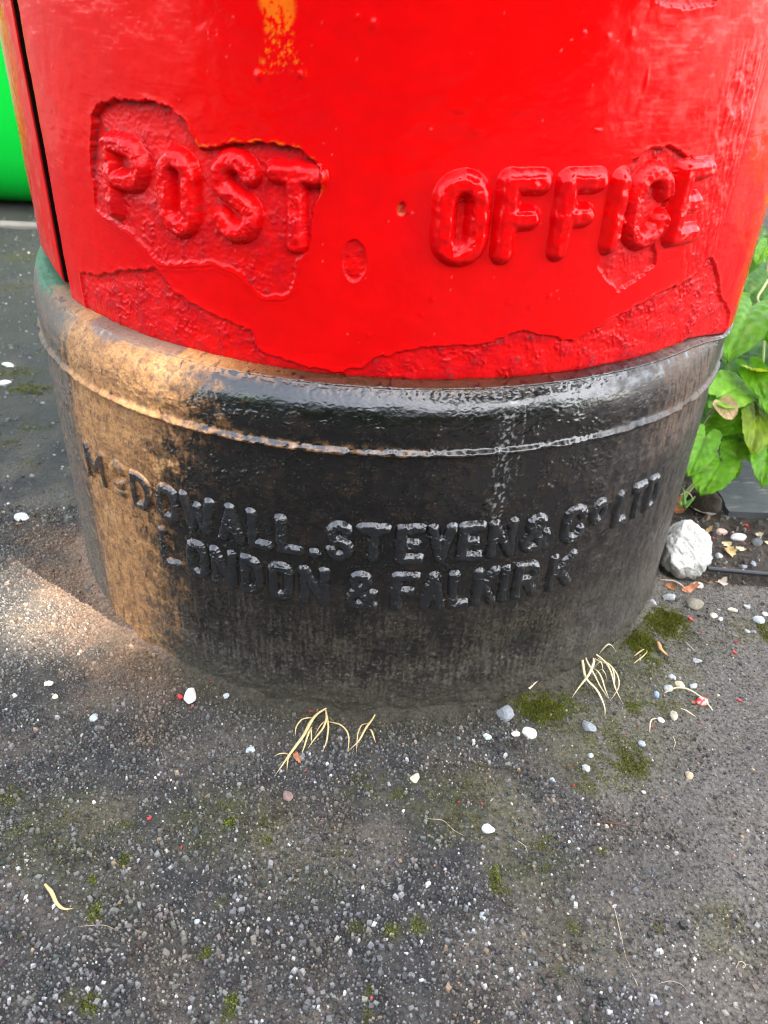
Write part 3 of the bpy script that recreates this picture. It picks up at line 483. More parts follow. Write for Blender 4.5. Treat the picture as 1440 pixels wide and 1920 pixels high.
# the fixed body is one sheet from the right joint round the back to the left joint: dense where it is seen
thb = np.concatenate([np.linspace(-57.7, -74, 110), np.linspace(-76, -280, 70), np.linspace(-284, -311.06, 130)])
def build_body():
    k = np.concatenate([np.linspace(0, 1, 300)])
    TH, K = np.meshgrid(thb[::-1], k)
    thw = np.where(TH < -180, TH+360, TH)
    zb0 = zb_body(thw[0]); Z = zb0[None, :]+(.425-zb0[None, :])*K
    h, peel, recess_dark, orange, r1, blotch_zone, sp = red_fields(thw, Z)
    L = (thw < 0); pr = np.where(L, 0, peel)
    c, rg = red_colour(thw, Z, pr, np.where(L, 0, recess_dark), orange*0, r1, blotch_zone*.6)
    worn = ss(-62.6, -64.6, thw+fbm(thw*S/5, Z*60, 95, 3)*1.6)*ss(.325, .35, Z+fbm(thw*S/6, Z*80, 97, 3)*.018)*ss(-80, -75, thw)
    h = np.where(L, h*.4, h)
    fade = L*ss(-57.2, -60, thw)*ss(-.35, .35, fbm(thw*S/6, Z*45, 99, 4))
    c = mixc(c, (.44, .06, .045), fade*.6); c = mixc(c, (.50, .21, .06), worn*.9)
    c = mixc(c, (.38, .30, .17), ss(-64.5, -66.5, thw)*worn*.8)
    h = h+fade*fbm(thw*S/5, Z*130, 101, 4)*.45
    rg = rg+.22*fade+.3*worn
    r = rred(thw)+h*.001-.0012*np.exp(-(Z-zb0[None, :])*1000/1.5)-.0006*np.exp(-np.maximum(thw-48.9, 0)/.5)*(thw > 0); T = np.radians(TH)
    V = cyl_xyz(T, Z, r)
    V = np.concatenate([cyl_xyz(T[:1], Z[:1]+.0005, r[:1]-.014), V], 0)
    T2 = np.concatenate([T[:1], T], 0)
    edge = lambda j, dp=.02: cyl_xyz(T2[:, j:j+1] if j >= 0 else T2[:, -1:], V[:, j:j+1, 2] if j >= 0 else V[:, -1:, 2], (np.hypot(V[:, j:j+1, 0], V[:, j:j+1, 1]) if j >= 0 else np.hypot(V[:, -1:, 0], V[:, -1:, 1]))-dp)
    V = np.concatenate([edge(0), V, edge(-1, .0012), edge(-1)], 1)
    pad = lambda q: np.pad(q, [(1, 1), (1, 2)]+[(0, 0)]*(q.ndim-2), 'edge')
    top = V[-1:].copy(); top[..., 2] = 1.12; V = np.concatenate([V, top], 0)
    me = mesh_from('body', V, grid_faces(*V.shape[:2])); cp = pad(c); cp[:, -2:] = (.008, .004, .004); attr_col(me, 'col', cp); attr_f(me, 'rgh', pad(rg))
    return obj('body', me, M_RED, PB)
build_body()
# dark inside behind the joints, and the part above the picture
def lathe(name, prof, n, mat, parent, cx=0, colr=None):
    t = np.linspace(0, 2*np.pi, n+1); V = np.stack([cyl_xyz(t, np.full_like(t, z), r, cx) for r, z in prof], 0)
    me = mesh_from(name, V, grid_faces(*V.shape[:2]))
    if colr is not None:
        attr_col(me, 'col', np.tile(np.array(colr, np.float32), (V.shape[0]*V.shape[1], 1))); attr_f(me, 'rgh', np.full(V.shape[0]*V.shape[1], .25))
    return obj(name, me, mat, parent)
lathe('inner_wall', [(.222, .22), (.222, 1.12)], 64, plain('dark iron', (.012, .008, .007), .9), PB)
lathe('cap', [(.245, 1.118), (.268, 1.125), (.275, 1.15), (.27, 1.18), (.288, 1.19), (.29, 1.21), (.25, 1.25), (.16, 1.29), (.06, 1.31), (.0005, 1.313)], 72, M_RED, PB, 0, (.6, .004, .005))

# ---- letters: strokes in millimetres, laid on the curved surface as their own relief
def arc(cx, cy, rx, ry, a0, a1, n=10):
    return [(cx+rx*math.cos(math.radians(a0+(a1-a0)*i/n)), cy+ry*math.sin(math.radians(a0+(a1-a0)*i/n))) for i in range(n+1)]
def glyph(ch, w, h):
    """list of centre lines inside a w x h box (stroke margin already taken off)"""
    k = min(w, h)*.5
    if ch in 'O0': return [arc(w/2, h-k, w/2, k, 0, 180)+arc(w/2, k, w/2, k, 180, 360)+[(w, h-k)]]
    if ch == 'o': return [arc(w/2, h/2, w/2, h/2, 0, 360, 16)]
    if ch == 'P': return [[(0, 0), (0, h), (w*.55, h)]+arc(w*.55, h*.74, w*.45, h*.26, 90, -90)+[(0, h*.48)]]
    if ch == 'R': return [[(0, 0), (0, h), (w*.55, h)]+arc(w*.55, h*.75, w*.45, h*.25, 90, -90)+[(0, h*.5)], [(w*.45, h*.5), (w, 0)]]
    if ch == 'S': return [arc(w/2, h-k*.98, w/2, k*.98, 15, 200, 9)+[(w*.12, h*.60), (w*.86, h*.40)]+arc(w/2, k*.98, w/2, k*.98, 20, -165, 9)]
    if ch == 'T': return [[(0, h), (w, h)], [(w/2, h), (w/2, 0)]]
    if ch == 'F': return [[(w, h), (0, h), (0, 0)], [(0, h*.5), (w*.75, h*.5)]]
    if ch == 'E': return [[(w, h), (0, h), (0, 0), (w, 0)], [(0, h*.5), (w*.75, h*.5)]]
    if ch == 'I': return [[(w/2, 0), (w/2, h)]]
    if ch == 'C': return [arc(w/2, h-k, w/2, k, 5, 180)+arc(w/2, k, w/2, k, 180, 355)]
    if ch == 'c': return [arc(w/2, h*.62, w/2, h*.36, 40, 320, 14), [(w*.2, 0), (w*.8, 0)]]
    if ch == 'L': return [[(0, h), (0, 0), (w, 0)]]
    if ch == 'N': return [[(0, 0), (0, h), (w, 0), (w, h)]]
    if ch == 'M': return [[(0, 0), (0, h), (w/2, h*.35), (w, h), (w, 0)]]
    if ch == 'W': return [[(0, h), (w*.22, 0), (w*.5, h*.75), (w*.78, 0), (w, h)]]
    if ch == 'A': return [[(0, 0), (w/2, h), (w, 0)], [(w*.2, h*.33), (w*.8, h*.33)]]
    if ch == 'V': return [[(0, h), (w/2, 0), (w, h)]]
    if ch == 'K': return [[(0, 0), (0, h)], [(w, h), (0, h*.42)], [(w*.3, h*.6), (w, 0)]]
    if ch == 'D': return [[(0, 0), (0, h), (w*.4, h)]+arc(w*.4, h/2, w*.6, h/2, 90, -90)+[(0, 0)]]
    if ch == '&': return [[(w, 0), (w*.2, h*.72)]+arc(w*.45, h*.82, w*.28, h*.18, 200, -20, 8)+[(w*.1, h*.36)]+arc(w*.4, h*.2, w*.4, h*.2, 150, 330, 8)+[(w, h*.42)]]
    if ch == '.': return [[(w/2, 0), (w/2+.01, 0)]]
def letter(ch, t0, t1, z0, z1, stroke, H, base, colour, mat, parent, seed, step=.42, lump=.6, cx=0, soft=1.0, Smm=S):
    w = (t1-t0)*Smm; h = (z1-z0)*1000; r = stroke/2
    pad = 3.6; nx = int((w+2*pad)/step)+1; ny = int((h+2*pad)/step)+1
    X, Y = np.meshgrid(np.linspace(-pad, w+pad, nx), np.linspace(-pad, h+pad, ny))
    d = np.full(X.shape, 1e9)
    for ln in glyph(ch, max(w-stroke, .5), max(h-stroke, .5)):
        e = sd_line(X-r, Y-r, ln); k_ = .18*stroke; hh = np.clip(.5+.5*(e-d)/k_, 0, 1); d = np.where(d > 1e8, e, lerp(e, d, hh)-k_*hh*(1-hh))
    TH = t0+X/Smm; Z = z0+Y/1000
    d = d-r+lump*.7*fbm(X/5+seed*7.7, Y/5, 120+seed % 7, 3)
    prof = H*np.sin(np.pi/2*np.clip((1.1*soft-d)/(1.1*soft+r*.7), 0, 1))**1.0*(1+.16*fbm(X/6+seed*3.1, Y/6, 140, 2))
    sink = np.where(d > 1.1*soft, -.5*np.minimum((d-1.1*soft)/.8, 1.4), 0)
    hb, rb, c, rg = base(TH, Z, d)
    rr = rb+(hb+prof+sink)*.001
    V = cyl_xyz(np.radians(TH), Z, rr, cx); Fq = grid_faces(ny, nx)
    keep = (d.ravel()[Fq] < 1.1*soft+1.1).all(1); Fq = Fq[keep]
    used = np.unique(Fq); mp = np.full(nx*ny, -1); mp[used] = np.arange(len(used))
    me = mesh_from('raised_letter', V.reshape(-1, 3)[used], mp[Fq])
    attr_col(me, 'col', c.reshape(-1, 3)[used]); attr_f(me, 'rgh', rg.ravel()[used])
    return obj('raised_letter', me, mat, parent)
def red_base(TH, Z, d):
    h, peel, recess_dark, orange, r1, blotch_zone, sp = red_fields(TH, Z)
    on = ss(1., -1.5, d)
    c, rg = red_colour(TH, Z, peel*.6, recess_dark*(1-on*.85), orange*(1-on), r1, blotch_zone)
    return h*(1-.25*on*(h < 0)), rred(TH), c, rg
for i, (ch, a, b, z0, z1, st) in enumerate([('P', -38.8, -31.4, .2950, .3365, 9.6), ('O', -29.7, -23.9, .2935, .3350, 9.6), ('S', -21.9, -15.7, .2955, .3375, 9.6), ('T', -14.9, -7.9, .2940, .3340, 9.2), ('.', -5.9, -3.3, .2855, .2990, 8.0),
        ('O', 4.1, 10.4, .2925, .3350, 10.4), ('F', 11.2, 17.3, .2935, .3355, 10.2), ('F', 18.2, 24.4, .2940, .3355, 10.0), ('I', 25.2, 27.8, .2950, .3350, 10.0), ('C', 28.2, 35.1, .2955, .3368, 9.6), ('E', 35.5, 41.8, .2950, .3368, 9.6)]):
    flat = .08 if ch == '.' else 1
    letter(ch, a, b, z0, z1, st, 5.4*flat, red_base, None, M_RED, DOOR, 3+i, lump=.8 if i in (0, 1, 2, 9) else .4, soft=1.15)

# ---- plinth
ZT = lambda th: .2322+(.0100*ss(-52, -68, th)-.0120*ss(47, 66, th))*ss(175, 110, np.abs(th))
R_PL = .2582
RUST_Z = [0, .013, .0685, .108, .15, .18, .1965, .2155, .234, .26]; RUST_T = [-37, -36, -33, -34, -31.5, -29.5, -25, -25.5, -21.5, -21]
def pl_fields(th, u, z):
    """u runs 0 (foot) to 1 (start of the shoulder) to 2 (rim). returns relief mm, colour, roughness"""
    s = th*.2582*np.pi/180*1000; v = z*1000+np.maximum(u-1, 0)*12
    big = fbm(s/30, v/26, 200, 2); mid = fbm(s/7, v/6, 203, 4); fine = fbm(s/2.2, v/1.7, 208, 3, .6)
    rid = 1-np.abs(fbm(s/5.5, v/3.6, 212, 3))*3.2; rid = np.maximum(rid, 0)**2.2
    worm = rid*ss(-.2, .25, fbm(s/13, v/11, 216, 3))
    tb = np.interp(z, RUST_Z, RUST_T)
    wig = fbm(s/13, v/10, 220, 4)*6.5+fine*2.2
    rust = ss(6.5, -5.5, th-tb+wig+4.5*fbm(s/3, v/7, 221, 4)+2.0*pn(s/1., v/1.2, 222))
    streak = fbm(s/3.5, v/38, 225, 4)
    rust = rust*lerp(1, ss(-.45, .25, streak+.35), ss(.11, .05, z))
    rust = rust*(1-.75*ss(-46.5, -51, th+fbm(s/6, v/30, 228, 3)*4)*ss(-.35, .25, mid+.2))
    scr = ss(.30, .48, fbm(s/2.6, v/13, 230, 3))*ss(-.05, .3, fbm(s/16, v/16, 233, 2)); rust = rust*(1-.85*scr)
    grit = ss(.085, .028, z+.014*fbm(s/11, v/16, 236, 4))
    foot = ss(.036, .006, z+.010*fbm(s/16, v/9, 240, 3))
    sh = ss(1.02, 1.35, u)
    h = big*.5+mid*.36*(1-.75*sh)+fine*.20*(1-.5*sh)+worm*.85*(1-.8*sh)*(1-.65*ss(24, 40, th))*(1-.6*rust)+rust*.25+rust*fbm(s/3, v/3, 298, 4, .6)*.30+grit*fbm(s/1.4, v/1.2, 243, 2)*.30+foot*mid*.9
    chipm = ss(.02, .10, fbm(s/4.2, v/3.2, 246, 3)-.30+.42*ss(1.95, 1.55, u)+.25*ss(20, 0, th)*0)
    chips = ss(1.55, 1.75, u)*(1-chipm)
    h = h+ss(1.45, 1.7, u)*(chipm-.5)*.35
    c = np.empty(th.shape+(3,), np.float32); c[:] = (.0042, .0040, .0043)
    c = mixc(c, (.022, .014, .009), ss(-.05, .6, mid+.5*big)*.7*(1-.75*sh))
    c = mixc(c, (.006, .006, .007), ss(.0, .5, fbm(s/18, v/14, 250, 3))*.6)
    dustv = ss(.30, .62, pn(s/1.1, v/1.1, 254)+.25*pn(s/9, v/9, 255)); c = mixc(c, (.20, .155, .11), dustv*.22*(1-.5*sh))
    vs = ss(-.25, .5, .55*fbm(s/2.2, v/22, 256, 4)+.6*fbm(s/1.5, v/3.2, 257, 3)+.3*big); c = mixc(c, (.095, .082, .062), np.maximum(grit, ss(.125, .06, z)*.6)*(.08+.85*vs))
    gs = ss(.36, .55, pn(s/1.25, v/1.25, 258)); c = mixc(c, (.26, .23, .18), gs*grit*.6)
    c = mixc(c, (.030, .026, .014), foot*.8)
    foots = foot*ss(.33, .5, pn(s/1.3, v/1.3, 259)); c = mixc(c, (.16, .14, .09), foots*.6)
    tan = ss(36, 44, th+4*mid)*ss(.155, .185, z)*ss(-.25, .3, fbm(s/3.2, v/20, 262, 4)+.1)*ss(60, 54, th); c = mixc(c, (.13, .070, .036), tan*.75)
    tan2 = ss(40, 52, th+4*mid)*ss(-.2, .35, streak)*(1-foot); c = mixc(c, (.085, .065, .045), tan2*.6)
    rc = np.empty_like(c); rc[:] = (.42, .205, .068); rc = mixc(rc, (.24, .105, .036), ss(-.3, .4, fbm(s/8, v/9, 266, 4)+.3*fine)*.9)
    rc = mixc(rc, (.46, .27, .11), ss(.1, .6, fbm(s/15, v/30, 269, 3))*.5)
    pit = ss(.16, .42, fbm(s/4.5, v/6, 294, 4)+.25*fine); rc = mixc(rc, (.06, .042, .028), pit*.55); pt2 = ss(.36, .5, pn(s/1.3, v/1.5, 296)); rc = mixc(rc, (.14, .07, .028), pt2*.3)
    c = c+(rc-c)*(rust*(.93-.25*ss(0, .5, fine)))[..., None]
    c = mixc(c, (.36, .17, .06), chips*lerp(.12, .8, ss(-8, -24, th))*ss(30, 10, th))
    lipd = ss(-14, 8, -th)*ss(.1965+.0075, .1965+.001, z)*ss(.1965-.003, .1965, z)*ss(-.1, .3, fbm(s/6, v/3, 272, 3)); c = mixc(c, (.33, .16, .06), lipd*.7)
    pp = ss(1.5, -1.5, (sd_poly(th*4.5, (z+np.maximum(u-1, 0)*.004)*1000, [(-56*4.5, 258), (-43*4.5, 231), (-39.5*4.5, 229), (-36*4.5, 233.0), (-27*4.5, 233.5), (-25*4.5, 246), (-56*4.5, 262)])+fbm(s/5, v/5, 275, 3)*2.5))*ss(1.3, 1.5, u)
    pp = pp*ss(-24, -27, th)*ss(-57, -53, th); c = mixc(c, (.135, .082, .062), pp*.9)
    gp = ss(-57.5, -59.5, th+fbm(s/5, v/5, 278, 3)*2.)*ss(1.45, 1.7, u+.25*mid); c = mixc(c, (.012, .11, .06), gp*.9)
    gy = ss(-47, -53, th+5*mid)*(1-gp)*.55; c = mixc(c, (.085, .085, .075), gy)
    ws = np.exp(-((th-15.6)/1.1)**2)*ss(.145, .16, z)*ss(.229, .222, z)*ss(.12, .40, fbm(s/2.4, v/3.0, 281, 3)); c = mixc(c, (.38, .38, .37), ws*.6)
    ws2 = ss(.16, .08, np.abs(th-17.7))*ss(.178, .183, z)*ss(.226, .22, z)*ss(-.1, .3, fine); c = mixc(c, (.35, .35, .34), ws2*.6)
    gm = np.exp(-(((th+15.3)*4.5/9)**2+((z-.2215)*1000/2.2)**2)); c = mixc(c, (.028, .060, .012), gm*ss(-.05, .35, fine+.3*mid)*.8)
    rg = .17+.12*mid+.6*rust+.38*grit+.3*foot+.25*tan-.06*sh+.3*ss(.0, .5, dustv)*(1-sh)+.1*gy-.2*pp
    rd = ss(24, 36, th+3*mid); rg = rg+rd*(.28+.15*mid)+.35*ss(-47, -54, th); c = mixc(c, (.060, .045, .034), rd*.45*(1-foot)*ss(-.3, .4, fbm(s/5, v/16, 292, 4)))
    return h, c, np.clip(rg, .10, .95), rust
def build_plinth():
    th = np.concatenate([np.linspace(-69, 66, 840), np.linspace(66, 291, 110)[1:]])
    NU, NS = 280, 74
    u = np.concatenate([np.linspace(0, 1, NU), np.linspace(1, 2, NS)[1:], [2.15]])
    TH, U = np.meshgrid(th, u); thw = np.where(TH > 180, TH-360, TH)
    zt = ZT(thw); rin = rred(thw)-.0006+(-CX)*np.sin(np.radians(thw))*1.0
    zs = zt-.026
    Uc = np.minimum(U, 2.0); a = np.clip(Uc-1, 0, 1)*np.pi/2
    Zz = np.where(U <= 1, -.006+(zs+.006)*np.minimum(U, 1), zs+.026*np.sin(a))
    RP = R_PL-.0040*ss(42, 68, thw)*ss(175, 110, np.abs(thw))
    rr = np.where(U <= 1, RP, rin+(RP-rin)*np.cos(a)**.9)
    bw = 1+.35*fbm(thw*4.5/9, thw*0, 285, 3)-.55*ss(.15, .5, fbm(thw*4.5/22, thw*0+4, 288, 3))
    rr = rr+.0026*bw*np.exp(-((Zz-.1972-.0004*fbm(thw*4.5/14, thw*0, 290, 2))/.0022)**2)*ss(1.2, .9, U-.2)+.0009*ss(.1972, .200, Zz)*ss(1.02, .99, U)*0
    rr = rr-.0016*ss(.1975, .1945, Zz)*ss(.165, .19, Zz)
    rr = rr+.0016*np.exp(-((U-1.80)/.05)**2)
    rr = rr+np.where(Zz < .02, (.02-np.maximum(Zz, 0))*.06, 0)
    h, c, rg, rust = pl_fields(thw, Uc, Zz)
    h = np.where(U > 2, 0, h)
    rr = rr+h*.001*np.where(U > 1, np.maximum(np.cos(a), .25), 1); Zz = Zz+h*.001*np.where(U > 1, np.sin(a)*.8, 0)
    rr = np.where(U > 2, rr-.02, rr)
    V = cyl_xyz(np.radians(TH), Zz, rr, CX)
    me = mesh_from('plinth', V, grid_faces(*V.shape[:2])); attr_col(me, 'col', c); attr_f(me, 'rgh', rg)
    return obj('plinth', me, M_BLK, PB)
PLINTH = build_plinth()
def pl_base(TH, Z, d):
    h, c, rg, rust = pl_fields(TH, Z/.205, Z)
    on = ss(1.1, -.4, d)*ss(-40, -36.5, TH)
    on = np.maximum(on, ss(.8, -.6, d)*ss(-40.6, -41.2, TH))
    dark = mixc(np.zeros_like(c), (.011, .012, .014), np.ones_like(h))
    c = c+(dark-c)*(on*(.97-.10*ss(.1, .6, h)))[..., None]; rg = lerp(rg, .20, on*.9)
    return h, R_PL-.0002-.0040*ss(42, 68, TH), c, rg
row1 = [('M', -47.2, -41.6), ('c', -40.3, -36.8), ('D', -35.6, -31.6), ('O', -30.6, -26.9), ('W', -26.4, -21.2), ('A', -20.7, -16.9), ('L', -16.4, -13.0), ('L', -12.4, -8.9), ('.', -8.2, -6.6), ('S', -5.8, -2.5), ('T', -1.9, 2.2), ('E', 3.0, 6.6), ('V', 7.0, 10.6), ('E', 11.0, 14.4), ('N', 15.0, 18.8), ('&', 19.7, 23.9), ('C', 25.8, 29.6), ('o', 30.3, 33.4), ('L', 35.0, 37.8), ('T', 38.2, 41.4), ('D', 41.8, 45.2)]
row2 = [('L', -31.2, -27.6), ('O', -26.4, -22.9), ('N', -22.3, -18.5), ('D', -17.8, -14.5), ('O', -13.7, -10.4), ('N', -9.4, -5.6), ('&', -3.1, .8), ('F', 2.8, 6.3), ('A', 6.7, 10.0), ('L', 10.4, 13.3), ('K', 13.8, 17.2), ('I', 17.4, 19.0), ('R', 19.6, 23.4), ('K', 25.0, 29.2)]
S2 = .2582*np.pi/180*1000
for i, (ch, a, b) in enumerate(row1):
    za, zb_ = .1258, .1518
    if ch == 'o': za, zb_ = .1330, .1515
    if ch == 'c': za, zb_ = .1275, .1525
    letter(ch, a, b, za, zb_, 5.4, 2.7, pl_base, None, M_BLK, PLINTH, 20+i, lump=.75, cx=CX, soft=1.3, Smm=S2)
for i, (ch, a, b) in enumerate(row2):
    letter(ch, a, b, .0905, .1178, 5.2, 2.6, pl_base, None, M_BLK, PLINTH, 50+i, lump=.8, cx=CX, soft=1.3, Smm=S2)

# ================================================================ GROUND
def axis(lo, hi, step, far, grow=1.035):
    a = list(np.arange(lo, hi+1e-9, step)); s = step; x = a[-1]; up_ = []
    while x < far: s *= grow if s < .03 else 1.25; x += s; up_.append(x)
    s = step; x = a[0]; dn = []
    while x > -far: s *= grow if s < .03 else 1.25; x -= s; dn.append(x)
    return np.array(dn[::-1]+a+up_)
def moss_field(x, y):
    mfield = np.zeros_like(x)
    for cx, cy, rx, ry, st in MOSS:
        q = np.hypot((x-cx)/rx, (y-cy)/ry)
        mfield = np.maximum(mfield, st*ss(1.25, .45, q))
    return mfield
def foot_d(x, y): return np.hypot(x-CX, y)-.2585
def ground_h(x, y):
    X = x*1000; Y = y*1000
    near = ss(3., .8, np.hypot(x, y))
    h = near*(fbm(X/90, Y/90, 300, 2)*1.6+fbm(X/11, Y/11, 304, 3)*.8+fbm(X/3.2, Y/3.2, 307, 3)*.55)
    d = foot_d(x, y); h = h+np.exp(-np.maximum(d, 0)/.010)*5.0*ss(-.35, .25, fbm(X/28, Y/28, 310, 2)+.15)+np.exp(-np.maximum(d, 0)/.03)*1.5
    return h*.001
def ground_colour(x, y):
    X = x*1000; Y = y*1000
    c = np.empty(x.shape+(3,), np.float32); c[:] = (.040, .036, .031)
    c = mixc(c, (.016, .0155, .015), ss(-.3, .4, fbm(X/14, Y/14, 320, 4)))
    br = ss(-.15, .5, fbm(X/55, Y/55, 324, 4)+.35*ss(.0, .25, x)); c = mixc(c, (.105, .086, .062), br*.65)
    silt = ss(.06, .26, x+.06*fbm(X/60, Y/60, 326, 3))*ss(-.25, -.3, y)*0+ss(.05, .22, x+.05*fbm(X/50, Y/50, 328, 3)); c = mixc(c, (.135, .120, .100), silt*.6)
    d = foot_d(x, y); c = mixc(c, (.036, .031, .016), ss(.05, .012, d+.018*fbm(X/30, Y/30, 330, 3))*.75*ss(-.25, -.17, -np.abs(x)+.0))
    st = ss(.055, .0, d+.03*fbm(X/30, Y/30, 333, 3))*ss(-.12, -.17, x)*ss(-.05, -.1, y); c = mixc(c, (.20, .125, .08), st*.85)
    mo = moss_field(x, y)*ss(-.35, .35, fbm(X/9, Y/9, 336, 4)+.25)
    c = mixc(c, (.070, .074, .014), mo*.85)
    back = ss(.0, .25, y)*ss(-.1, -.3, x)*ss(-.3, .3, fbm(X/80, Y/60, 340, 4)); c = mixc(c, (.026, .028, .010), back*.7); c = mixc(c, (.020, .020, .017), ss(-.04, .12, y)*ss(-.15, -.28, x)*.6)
    return c
def build_ground():
    xs = axis(-.36, .42, .0024, 45); ys = axis(-.50, .0, .0024, 45)
    X, Y = np.meshgrid(xs, ys)
    Z = ground_h(X, Y)
    soil = ss(.225, .25, X)*ss(-.102, -.085, Y)*ss(1.5, 1.4, X)*ss(1.9, 1.8, Y); Z = Z-soil*.012
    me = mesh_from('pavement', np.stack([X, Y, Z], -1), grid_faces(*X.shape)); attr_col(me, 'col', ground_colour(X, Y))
    return tag(obj('pavement', me, M_GROUND), 'worn grey asphalt pavement with exposed chips', kind='structure')
build_ground()
def chip_mesh(x, y, r, c, hh, zoff, flat=False, nseg=4):
    """faceted stone caps, one per point, joined"""
    n = len(x); k = nseg
    a = rng.random((n, 1))*6.28+np.arange(k)[None]*2*np.pi/k+rng.normal(0, .22, (n, k))
    el = rng.uniform(.62, 1., (n, 1)); ro = rng.random((n, 1))*6.28
    rad = r[:, None]*rng.uniform(.78, 1.18, (n, k))
    def place(rad, z, ox, oy):
        px = rad*np.cos(a); py = rad*np.sin(a)*el
        return np.stack([x[:, None]+px*np.cos(ro)-py*np.sin(ro)+ox, y[:, None]+px*np.sin(ro)+py*np.cos(ro)+oy, np.broadcast_to(z, px.shape)], -1)
    z0 = zoff[:, None]; off = rng.normal(0, .12, (n, 2))*r[:, None]
    tilt = rng.normal(0, .18, (n, 2))
    top = place(rad*rng.uniform(.45, .75, (n, 1)), z0, off[:, :1], off[:, 1:])
    top[..., 2] = z0+hh[:, None]+(top[..., 0]-x[:, None])*tilt[:, :1]+(top[..., 1]-y[:, None])*tilt[:, 1:]+rng.normal(0, .06, (n, k))*hh[:, None]
    bot = place(rad*1.05, z0-hh[:, None]*.5-.0003, 0, 0)
    V = np.concatenate([top, bot], 1)
    F = []
    for i in range(1, k-1): F.append((0, i, i+1))
    for lv in (0,):
        for i in range(k):
            j = (i+1) % k; A, B = lv*k+i, lv*k+j; D, E_ = A+k, B+k
            F += [(A, D, E_), (A, E_, B)]
    F = np.array(F); FF = (F[None]+np.arange(n)[:, None, None]*2*k).reshape(-1, 3)
    cc = np.repeat(c[:, None], 2*k, 1)*rng.uniform(.88, 1.1, (n, 2*k, 1))
    return V.reshape(-1, 3), FF, cc.reshape(-1, 3)
def palette(n, light):
    """chip colours; light = share of pale stones"""
    u_ = rng.random(n); c = np.empty((n, 3), np.float32)
    base = (.036+.135*rng.random(n)**1.5)[:, None]*np.array([1., .985, .95])+rng.normal(0, .004, (n, 3)); c[:] = base
    mid = u_ < light*2.2; c[mid] = rng.uniform(.15, .26, mid.sum())[:, None]*np.array([1., 1., .99])
    lg = u_ < light; c[lg] = rng.uniform(.26, .42, lg.sum())[:, None]*np.array([1., 1., .98])
    wh = u_ < light*.26; c[wh] = rng.uniform(.42, .62, wh.sum())[:, None]*np.array([1., .98, .93])
    tn = (u_ > .985); c[tn] = np.array([.22, .16, .11])*rng.uniform(.7, 1.5, tn.sum())[:, None]
    return np.clip(c, .015, .75)
